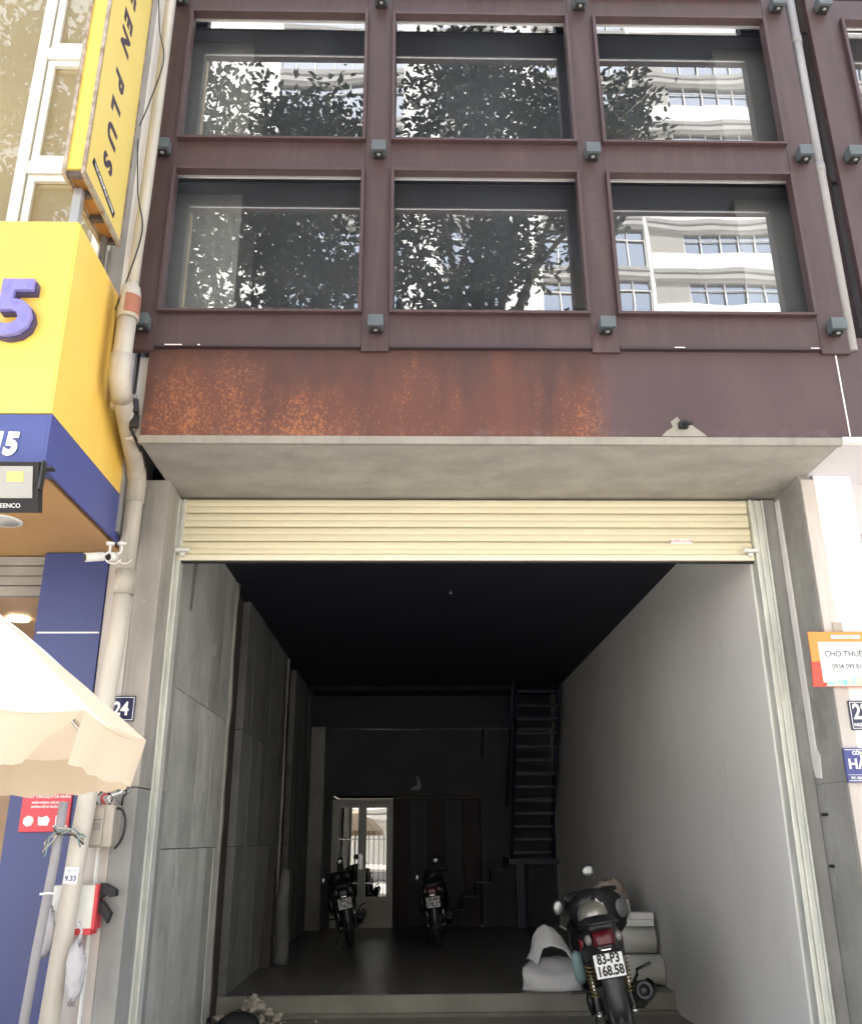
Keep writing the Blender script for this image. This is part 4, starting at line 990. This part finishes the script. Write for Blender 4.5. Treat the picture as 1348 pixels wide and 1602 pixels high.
bx('beam', 'white_soffit', Q, 2.737, 6.0, -.25, .0, 3.20, 3.529)
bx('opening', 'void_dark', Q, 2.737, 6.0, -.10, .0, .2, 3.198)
# signs on the right column
t = thing('rental_poster', 'orange rental poster with a white handwritten panel on the white column', 'poster', (2.6, -.43, 2.4))
bx('board', 'orange_poster', t, 2.302, 3.0, -.440, -.432, 2.355, 2.528)
obj('board_base', lambda bm: prism(bm, [(2.298, 2.354), (2.288, 2.212), (3.0, 2.205), (3.0, 2.354)], 'y', -.440, -.432), 'red_poster', t)
bx('white_panel', 'white_sign', t, 2.350, 3.0, -.4435, -.4405, 2.235, 2.468)
obj('coloured_print', lambda bm: prism(bm, [(2.36, 2.213), (2.375, 2.24), (2.40, 2.235), (2.43, 2.262), (2.47, 2.25), (2.53, 2.265), (2.6, 2.25), (2.7, 2.265), (2.7, 2.213)], 'y', -.4455, -.444), 'cyan_print', t)
text('CHO THUÊ NHÀ', .046, 'text_grey', t, (2.378, -.4445, 2.397), XF, ZU, .0003, .0008, 'LEFT', sx=.95)
text('0934 099 811', .040, 'text_grey', t, (2.412, -.4445, 2.325), XF, ZU, .0003, .0006, 'LEFT', sx=.85)
bx('title_strip', 'white_sign', t, 2.432, 2.60, -.4445, -.441, 2.487, 2.508)
text('Batdongsan', .022, 'orange_poster', t, (2.515, -.4455, 2.497), XF, ZU, .0003)
bx('tape', 'box_beige', t, 2.468, 2.525, -.412, -.406, 2.532, 2.592)
t = thing('house_number_plate', 'dark navy house number plate starting with 2 on the white column', 'number plate', (2.55, -.42, 2.05))
bx('plate', 'navy_plate', t, 2.482, 2.70, -.418, -.407, 1.972, 2.135, bev=.002)
obj('border', lambda bm: [box(bm, *q) for q in ((2.488, 2.694, -.4195, -.4185, 2.124, 2.127), (2.488, 2.694, -.4195, -.4185, 1.980, 1.983), (2.488, 2.491, -.4195, -.4185, 1.984, 2.1235))], 'text_white', t)
text('226', .118, 'text_white', t, (2.500, -.4195, 2.070), XF, ZU, .0004, .003, 'LEFT', sx=.8); text('NGUYỄN', .026, 'text_white', t, (2.497, -.4195, 2.000), XF, ZU, .0004, .0006, 'LEFT')
t = thing('company_plate', 'blue enamel company plate lowest on the white column', 'sign plate', (2.5, -.42, 1.78))
bx('plate', 'navy_plate_blue', t, 2.408, 2.78, -.424, -.407, 1.688, 1.873, bev=.003)
obj('border', lambda bm: [box(bm, *q) for q in ((2.416, 2.77, -.4255, -.4245, 1.862, 1.865), (2.416, 2.77, -.4255, -.4245, 1.728, 1.730), (2.416, 2.77, -.4255, -.4245, 1.696, 1.699))], 'text_white', t)
text('CÔNG', .027, 'text_white', t, (2.455, -.4255, 1.845), XF, ZU, .0003, .001, 'LEFT'); text('HẢI', .075, 'text_white', t, (2.424, -.4255, 1.785), XF, ZU, .0004, .002, 'LEFT')
text('ĐC: 224 NGUYỄN', .018, 'text_white', t, (2.428, -.4255, 1.712), XF, ZU, .0003, .0006, 'LEFT')

# ================================================================== LEFT PIER SIGNS AND CLUTTER
t = thing('house_number_plate', 'navy house number plate reading 224 on the left pier beside the drain pipe', 'number plate', (-1.65, -.31, 2.1))
bx('plate', 'navy_plate', t, -1.775, -1.573, -.318, -.304, 2.045, 2.187, bev=.002)
obj('border', lambda bm: [box(bm, *q) for q in ((-1.77, -1.578, -.3195, -.3185, 2.177, 2.180), (-1.77, -1.578, -.3195, -.3185, 2.052, 2.055), (-1.581, -1.578, -.3195, -.3185, 2.0555, 2.1765))], 'text_white', t)
text('224', .105, 'text_white', t, (-1.672, -.3195, 2.112), XF, ZU, .0004, .003, sx=.85)
t = thing('red_notice', 'red notice board with white lettering and three icons on the blue column', 'sign', (-2.0, -.33, 1.55))
bx('board', 'red_sign', t, -2.13, -1.86, -.324, -.313, 1.455, 1.76, bev=.006)
for s_, sz, zc in (('VUI', .038, 1.718), ('LÒ QUÂN', .036, 1.675), ('TẤT TẦN DIỆN CÁ NHÂN', .020, 1.638), ('NHẬN KHÁCH, GỬI XE MÁY', .014, 1.607), ('KHÔNG ĐỂ XE TRƯỚC CỬA', .014, 1.585)):
    text(s_, sz, 'text_white', t, (-1.985, -.3255, zc), XF, ZU, .0003, .0005)
obj('icon', lambda bm: lathe(bm, [(0, 0), (.030, 0), (.030, .002), (0, .002)], (-2.08, -.3265, 1.512), (0, 1, 0), 7), 'text_white', t)
obj('icon', lambda bm: prism(bm, [(-2.025, 1.49), (-1.975, 1.488), (-1.965, 1.52), (-1.985, 1.54), (-2.01, 1.53), (-2.03, 1.535)], 'y', -.3265, -.3245), 'text_white', t)
obj('icon', lambda bm: [box(bm, *q) for q in ((-1.935, -1.93, -.3265, -.3245, 1.49, 1.54), (-1.93, -1.885, -.3265, -.3245, 1.535, 1.54), (-1.885, -1.88, -.3265, -.3245, 1.49, 1.54), (-1.945, -1.87, -.3265, -.3245, 1.481, 1.489))], 'text_white', t)
t = thing('junction_box', 'weathered beige plastic junction box with a recessed lid on the left pier', 'junction box', (-1.66, -.4, 1.47))
obj('box_body', lambda bm: box(bm, -1.745, -1.585, -.44, -.304, 1.375, 1.592, bev=.012), 'box_beige', t)
obj('lid', lambda bm: box(bm, -1.735, -1.635, -.452, -.441, 1.385, 1.58, bev=.006), 'box_beige', t)
bx('lid_window', 'slat_grey', t, -1.728, -1.645, -.4545, -.4525, 1.46, 1.505)
bx('lid_line', 'wood_dark', t, -1.73, -1.643, -.4545, -.4525, 1.512, 1.516)
tag(obj('cable_loop', lambda bm: tube(bm, [(-1.60, -.40, 1.575), (-1.555, -.41, 1.565), (-1.53, -.42, 1.52), (-1.528, -.42, 1.46), (-1.545, -.41, 1.41), (-1.575, -.40, 1.37)], .007, 8), 'cable_black'), 'black cable looping out of the right side of the beige junction box', 'cable')
rr = random.Random(11)
t = thing('wire_bundle', 'tangle of coloured wires on top of the beige junction box', 'wires', (-1.66, -.38, 1.62))
for k, mname in enumerate(('cable_black', 'pvc_grey', 'red_tape', 'cable_black', 'white_sign', 'pvc_grey', 'cable_black')):
    x = -1.70 + .022 * k
    obj('wire', lambda bm: tube(bm, [(x, -.38, 1.59), (x + rr.uniform(-.03, .03), -.40, 1.63), (x + rr.uniform(-.03, .05), -.38, 1.66), (x + rr.uniform(-.05, .05), -.34, 1.70)], .006, 6), mname, t)
# thin pole tied to the pipe
t = thing('thin_pole', 'thin pale plastic pole leaning left of the thick drain pipe', 'pole', (-1.86, -.6, 0))
obj('pole', lambda bm: tube(bm, [(-1.80, -.60, 1.60), (-1.812, -.60, 1.30), (-1.838, -.61, .9), (-1.866, -.62, .3), (-1.875, -.62, 0)], .023, 12), 'pvc_grey', t)
obj('tie', lambda bm: tube(bm, [(-1.845, -.645, 1.16), (-1.80, -.655, 1.165), (-1.775, -.63, 1.16)], .006, 6), 'white_sign', t)
t = thing('rope_tie', 'knotted green and brown string tying the pole to the drain pipe', 'string', (-1.76, -.6, 1.45))
for k, mname in enumerate(('wood_dark', 'teal_panel', 'cardboard_brown', 'rubble', 'wood_dark', 'teal_panel')):
    pts = [(-1.83 + .0 * k, -.61, 1.44 + .008 * k), (-1.79 + rr.uniform(-.02, .02), -.635, 1.45 + rr.uniform(-.02, .02)), (-1.74 + rr.uniform(-.02, .02), -.625, 1.45 + rr.uniform(-.02, .02)), (-1.68 + rr.uniform(-.02, .02), -.57, 1.44 - .012 * k)]
    obj('strand', lambda bm: tube(bm, pts, .0045, 6), mname, t)
for k in range(4):
    obj('loose_end', lambda bm: tube(bm, [(-1.80, -.63, 1.45), (-1.82 - .012 * k, -.64, 1.41 + rr.uniform(-.01, .02)), (-1.835 - rr.uniform(0, .03), -.64, 1.36 + rr.uniform(-.03, .03))], .004, 5), ('rubble', 'teal_panel', 'cardboard_brown', 'rubble')[k], t)
# red and white frame with black clips behind the pipe
t = thing('red_edged_box', 'white box with red taped edges wedged behind the lower drain pipe', 'box', (-1.72, -.36, 1.1))
bx('box_body', 'paper_white', t, -1.86, -1.645, -.425, -.33, .985, 1.19)
bx('tape', 'red_tape', t, -1.6445, -1.628, -.43, -.325, .98, 1.195); bx('tape', 'red_tape', t, -1.865, -1.645, -.43, -.325, .955, .984)
t = thing('black_bracket', 'black forked plastic bracket sticking out right of the red edged box', 'bracket', (-1.6, -.38, 1.1))
obj('upper_prong', lambda bm: prism(bm, [(-1.627, 1.20), (-1.60, 1.195), (-1.545, 1.165), (-1.545, 1.135), (-1.57, 1.13), (-1.60, 1.145), (-1.627, 1.12)], 'y', -.40, -.35), 'black_matt', t)
obj('lower_prong', lambda bm: prism(bm, [(-1.627, 1.119), (-1.60, 1.10), (-1.56, 1.055), (-1.567, 1.03), (-1.575, 1.005), (-1.60, 1.04), (-1.627, 1.06)], 'y', -.40, -.355), 'black_matt', t)
bx('white_edge', 'white_sign', N, -1.700, -1.690, -.34, -.31, 0, 1.6) if False else tag(bx('thin_white_pipe', 'white_alu', None, -1.690, -1.680, -.335, -.3005, .0, 1.58), 'very thin white conduit running down the pier behind the drain pipe', 'conduit')
for c, r_, lb, sd_ in (((-1.655, -.56, .80), (.045, .04, .14), 'clear plastic bag hanging right of the drain pipe near the picture bottom', 5), ((-1.845, -.50, .98), (.04, .035, .12), 'crumpled clear plastic bag stuck between the thin pole and the drain pipe', 8)):
    t = thing('plastic_bag', lb, 'plastic bag', c, 'plastic bags tied to the pipes')
    obj('film', bag(c, r_, sd_, .16), 'plastic_film', t)
    obj('knot', lambda bm: tube(bm, [Vector(c) + Vector((0, 0, r_[2] * .9)), Vector(c) + Vector((.01, 0, r_[2] * 1.35)), Vector(c) + Vector((-.015, 0, r_[2] * 1.6))], [.012, .006, .012], 8), 'plastic_film', t)

# ================================================================== UMBRELLA
U = thing('market_umbrella', 'large cream market umbrella with a drooping valance at the left edge', 'umbrella', (-1.55, -3.2, 0))
UC = Vector((-1.56, -3.2, 0)); UR = .86
UANG = [20, -7.5, -40, -75, -112, -150, -188, -222, -255, -285, -313]; NR = len(UANG)
URAD = [.86, .77, .84] + [.86] * 8
def rimpt(k, dr=0, z=None):
    a = R(UANG[k % NR]); r = URAD[k % NR] + dr
    return UC + Vector((r * math.cos(a), r * math.sin(a), z or (1.705 if k % NR == 1 else 1.672)))
apex = UC + Vector((0, 0, 2.23))
def panelf(k):
    def f(bm):
        A, Bp = rimpt(k), rimpt(k + 1); nu, nv = 10, 10; g = []
        for i in range(nu + 1):
            u = i / nu; row = []
            for j in range(nv + 1):
                v = j / nv
                e = A.lerp(Bp, v); p = apex.lerp(e, u)
                p.z += .045 * math.sin(math.pi * u) * (1 - .25 * math.sin(math.pi * v)) - .02 * math.sin(math.pi * v) * u
                row.append(bm.verts.new(p))
            g.append(row)
        for a, b in zip(g, g[1:]):
            for j in range(nv): q = bm.faces.new((a[j], a[j + 1], b[j + 1], b[j])); q.smooth = True
        bmesh.ops.remove_doubles(bm, verts=bm.verts, dist=.001)
    return f
def valf(k, drop=.125):
    def f(bm):
        A, Bp = rimpt(k), rimpt(k + 1); nv = 12; g = []
        rr = random.Random(k)
        for i in range(5):
            u = i / 4; row = []
            for j in range(nv + 1):
                v = j / nv; p = A.lerp(Bp, v); out = (p - UC); out.z = 0; out.normalize()
                d = drop * (min(1, .12 + v * 2.4) if k == 1 else 1.0)
                p = p + out * (.010 * u * math.sin(v * 9 + k * 2) - .03 * u) - Vector((0, 0, d * u + .006 * math.sin(math.pi * v) + .004 * math.sin(v * 21 + k) * u))
                row.append(bm.verts.new(p))
            g.append(row)
        for a, b in zip(g, g[1:]):
            for j in range(nv): q = bm.faces.new((a[j], a[j + 1], b[j + 1], b[j])); q.smooth = True
    return f
for k in range(NR):
    cpn = obj('canopy_panel', panelf(k), 'canopy_cloth', U)
    obj('valance', valf(k), 'canopy_cloth', cpn)
    e = rimpt(k, -.012) - Vector((0, 0, .008))
    obj('rib', lambda bm: tube(bm, [apex - Vector((0, 0, .03)), apex.lerp(e, .5) + Vector((0, 0, .055)), e], .006, 6), 'alu', U)
obj('pole', lambda bm: tube(bm, [UC, UC + Vector((0, 0, 2.22))], .022, 12), 'alu', U)
obj('hub', lambda bm: lathe(bm, [(0, 0), (.04, 0), (.04, .05), (0, .07)], UC + Vector((0, 0, 2.2)), n=14), 'white_alu', U)
obj('base', lambda bm: lathe(bm, [(0, .0), (.25, 0), (.25, .05), (.2, .08), (.04, .09), (.03, .3), (0, .3)], UC, n=20), 'concrete_grey', U)

# ================================================================== ACROSS THE STREET: what the windows mirror
W = thing('white_tower', 'tall white apartment tower with banded balconies standing across the street', 'tower block', (5, -45, 0))
YT = -37.0; FP = 3.4
def share(name, data_obj, parent, dz):
    o = bpy.data.objects.new(name, data_obj.data); COL.objects.link(o); o.parent = parent
    o.matrix_parent_inverse = ROOT(parent).inverted() if parent.type == 'EMPTY' else Matrix(); o.location = (0, 0, dz)
    return o
bx('core', 'tower_white', W, -14, 34, YT - 20, YT - 1.2, -.2, 62)
piers = [(-14, -8.5), (-1.5, -.5), (5.05, 7.1), (12.85, 12.98)]
for a, b in ((-8.5, -7.8), (-.5, 1.6), (5.0, 7.1), (12.83, 13.02), (-14, -13), (33, 34)):
    bx('pier', 'tower_white', W, a, b, YT - 1.2, YT + .02, -.2, 62)
bx('bay_pier', 'tower_tan', W, 13.03, 14.9, YT - 1.2, YT - .05, -.2, 62)
bx('bay_pier', 'tower_tan', W, 22.0, 23.2, YT - 1.2, YT - .05, -.2, 62)
strips = [(-7.8, -.5), (1.6, 5.0), (7.1, 12.83)]
def cornice(bm, x0, x1, zb, pr=.0):
    prism(bm, [(YT - 1.2, zb), (YT - .1 + pr, zb), (YT - .02 + pr, zb + .12), (YT + .10 + pr, zb + .18), (YT + .12 + pr, zb + .42), (YT + .02 + pr, zb + .50), (YT + .16 + pr, zb + .56), (YT + .20 + pr, zb + .78), (YT - 1.2, zb + .78)], 'x', x0, x1)
first = {}
z0 = 29.7 - FP * 8
for fl in range(17):
    dz = fl * FP
    for si, (x0, x1) in enumerate(strips):
        if fl == 0:
            first['c', si] = obj('cornice', lambda bm: cornice(bm, x0, x1, z0, -.05), 'tower_cornice', W)
            def wf(bm):
                n = max(2, round((x1 - x0) / 1.0)); w = (x1 - x0) / n
                for q in range(n + 1): box(bm, x0 + q * w - .035, x0 + q * w + .035, YT - .30, YT - .20, z0 + .79, z0 + FP - .01)
                box(bm, x0, x1, YT - .29, YT - .21, z0 + 2.75, z0 + 2.82); box(bm, x0, x1, YT - .29, YT - .21, z0 + .80, z0 + .90)
            first['w', si] = obj('window', wf, 'tower_white', W)
            first['p', si] = obj('pane', lambda bm: box(bm, x0, x1, YT - .36, YT - .34, z0 + .79, z0 + FP), 'tower_glass', first['w', si])
        else:
            share('cornice', first['c', si], W, dz); w = share('window', first['w', si], W, dz); share('pane', first['p', si], w, 0)
    x0, x1 = 13.03, 33
    if fl == 0:
        first['bc'] = obj('cornice', lambda bm: cornice(bm, x0, x1, z0 - .15, .0), 'tower_cornice', W)
        first['bp'] = bx('parapet', 'tower_white', W, x0, x1, YT - .4, YT + .06, z0 + .64, z0 + 1.80)
        def bw_(bm):
            for q in range(19): box(bm, x0 + 1.9 + q, x0 + 1.96 + q, YT - .22, YT - .14, z0 + .64, z0 + FP - .16)
            box(bm, x0 + 1.9, x1, YT - .21, YT - .15, z0 + 2.8, z0 + 2.86)
        first['bw'] = obj('window', bw_, 'tower_white', W)
        first['bg'] = obj('pane', lambda bm: box(bm, x0 + 1.88, x1, YT - .32, YT - .30, z0 + .64, z0 + FP - .16), 'tower_glass', first['bw'])
    else:
        share('cornice', first['bc'], W, dz)
        if fl < 11 or fl % 2: share('parapet', first['bp'], W, dz)
        w = share('window', first['bw'], W, dz); share('pane', first['bg'], w, 0)
bx('opposite_shops', 'white_paint', None, -40, -14.5, -44, -36.6, -.1, 11)
tag(bpy.data.objects['opposite_shops'], 'low pale shop block across the street left of the tower', 'building')

# street trees whose crowns are mirrored in the windows
def leaves(bm_pts, seed, n, L):
    pass
def tree(name, base, top, blobs, nleaf, seed, label):
    T_ = thing(name, label, 'tree', base, 'street trees across the pavement')
    rr = random.Random(seed); b = Vector(base); tp = Vector(top)
    obj('trunk', lambda bm: tube(bm, [b + Vector((0, 0, -.2)), b + Vector((0, 0, .5)), b.lerp(tp, .35) + Vector((.15, .1, 0)), b.lerp(tp, .7), tp], [.34, .27, .23, .19, .12], 14), 'bark', T_)
    def limbs(bm):
        for c, r in blobs:
            c = Vector(c); s = b.lerp(tp, rr.uniform(.6, .95)); mid = s.lerp(c, .5) + Vector((0, 0, .5))
            tube(bm, [s, mid, c, c + Vector((rr.uniform(-1, 1), rr.uniform(-.5, .5), r * .5))], [.09, .06, .035, .012], 8)
            for _ in range(5):
                q = c + Vector((rr.uniform(-r, r), rr.uniform(-r, r) * .7, rr.uniform(-r, r) * .7)); tube(bm, [mid.lerp(c, .6), q], [.03, .01], 6)
    obj('limb', limbs, 'bark', T_)
    for mi, (mat_, frac) in enumerate((('leaf_dark', .62), ('leaf_green', .32), ('leaf_light', .06))):
        vs, fs = [], []
        tot = sum(r ** 2 for _, r in blobs)
        for c, r in blobs:
            nb = int(nleaf * frac * r * r / tot); ncl = max(6, int(r * r * 11))
            cl = []
            for _ in range(ncl):
                d = Vector((rr.gauss(0, 1), rr.gauss(0, 1), rr.gauss(0, 1))).normalized() * r * rr.uniform(.35, 1.0)
                cl.append(Vector(c) + Vector((d.x, d.y * .8, d.z * .8)))
            for _ in range(nb):
                p = rr.choice(cl) + Vector((rr.gauss(0, .24), rr.gauss(0, .24), rr.gauss(0, .20)))
                a = Vector((rr.gauss(0, 1), rr.gauss(0, 1), rr.gauss(-.5, .7))).normalized(); u, v = frame_of(a)
                L = rr.uniform(.11, .22); w = L * .26; i = len(vs)
                vs += [tuple(p), tuple(p + a * L * .45 + u * w), tuple(p + a * L), tuple(p + a * L * .45 - u * w)]
                fs.append((i, i + 1, i + 2, i + 3))
        me = bpy.data.meshes.new('crown'); me.from_pydata(vs, [], fs)
        o = link('crown', me, mat_, T_); o['kind'] = 'stuff'
tree('street_tree', (-3.4, -10.0, 0), (-2.4, -10.0, 10.5),
     [((-4.6, -9.6, 10.2), 1.6), ((-2.4, -9.6, 9.6), 1.5), ((-3.4, -9.8, 12.3), 1.9), ((-5.4, -10, 13.4), 1.8), ((-1.2, -10, 11.6), 1.5), ((-2.2, -10.2, 14.2), 1.8), ((-4.6, -10.2, 15.2), 1.6), ((-.6, -9.6, 9.2), 1.2), ((-6.4, -10, 11.0), 1.7), ((-8.2, -10, 13.0), 2.0), ((-7.6, -10, 16.2), 1.8), ((-9.8, -10, 15.5), 1.7)], 40000, 21,
     'broad leafy street tree behind the viewer, left one mirrored in the left windows')
tree('street_tree', (1.4, -10.1, 0), (1.2, -10.1, 11.5),
     [((.6, -9.8, 10.6), 1.15), ((1.7, -9.8, 11.6), 1.15), ((2.3, -9.8, 9.5), 1.0), ((.4, -10, 13.4), 1.5), ((2.4, -10, 14.4), 1.4), ((3.9, -10.2, 15.3), 1.2), ((3.3, -9.8, 12.6), .8), ((.9, -9.6, 9.0), .9), ((1.3, -10, 15.8), 1.5)], 15000, 33,
     'slimmer leafy street tree behind the viewer, right one mirrored in the middle windows')
# a hanging overhead wire
tag(obj('overhead_wire', lambda bm: tube(bm, [(-6, -2.6, 6.3), (-3, -2.5, 5.75), (-1.2, -2.4, 5.42)], .006, 6), 'cable_black'), 'thin overhead wire', 'wire') if False else None
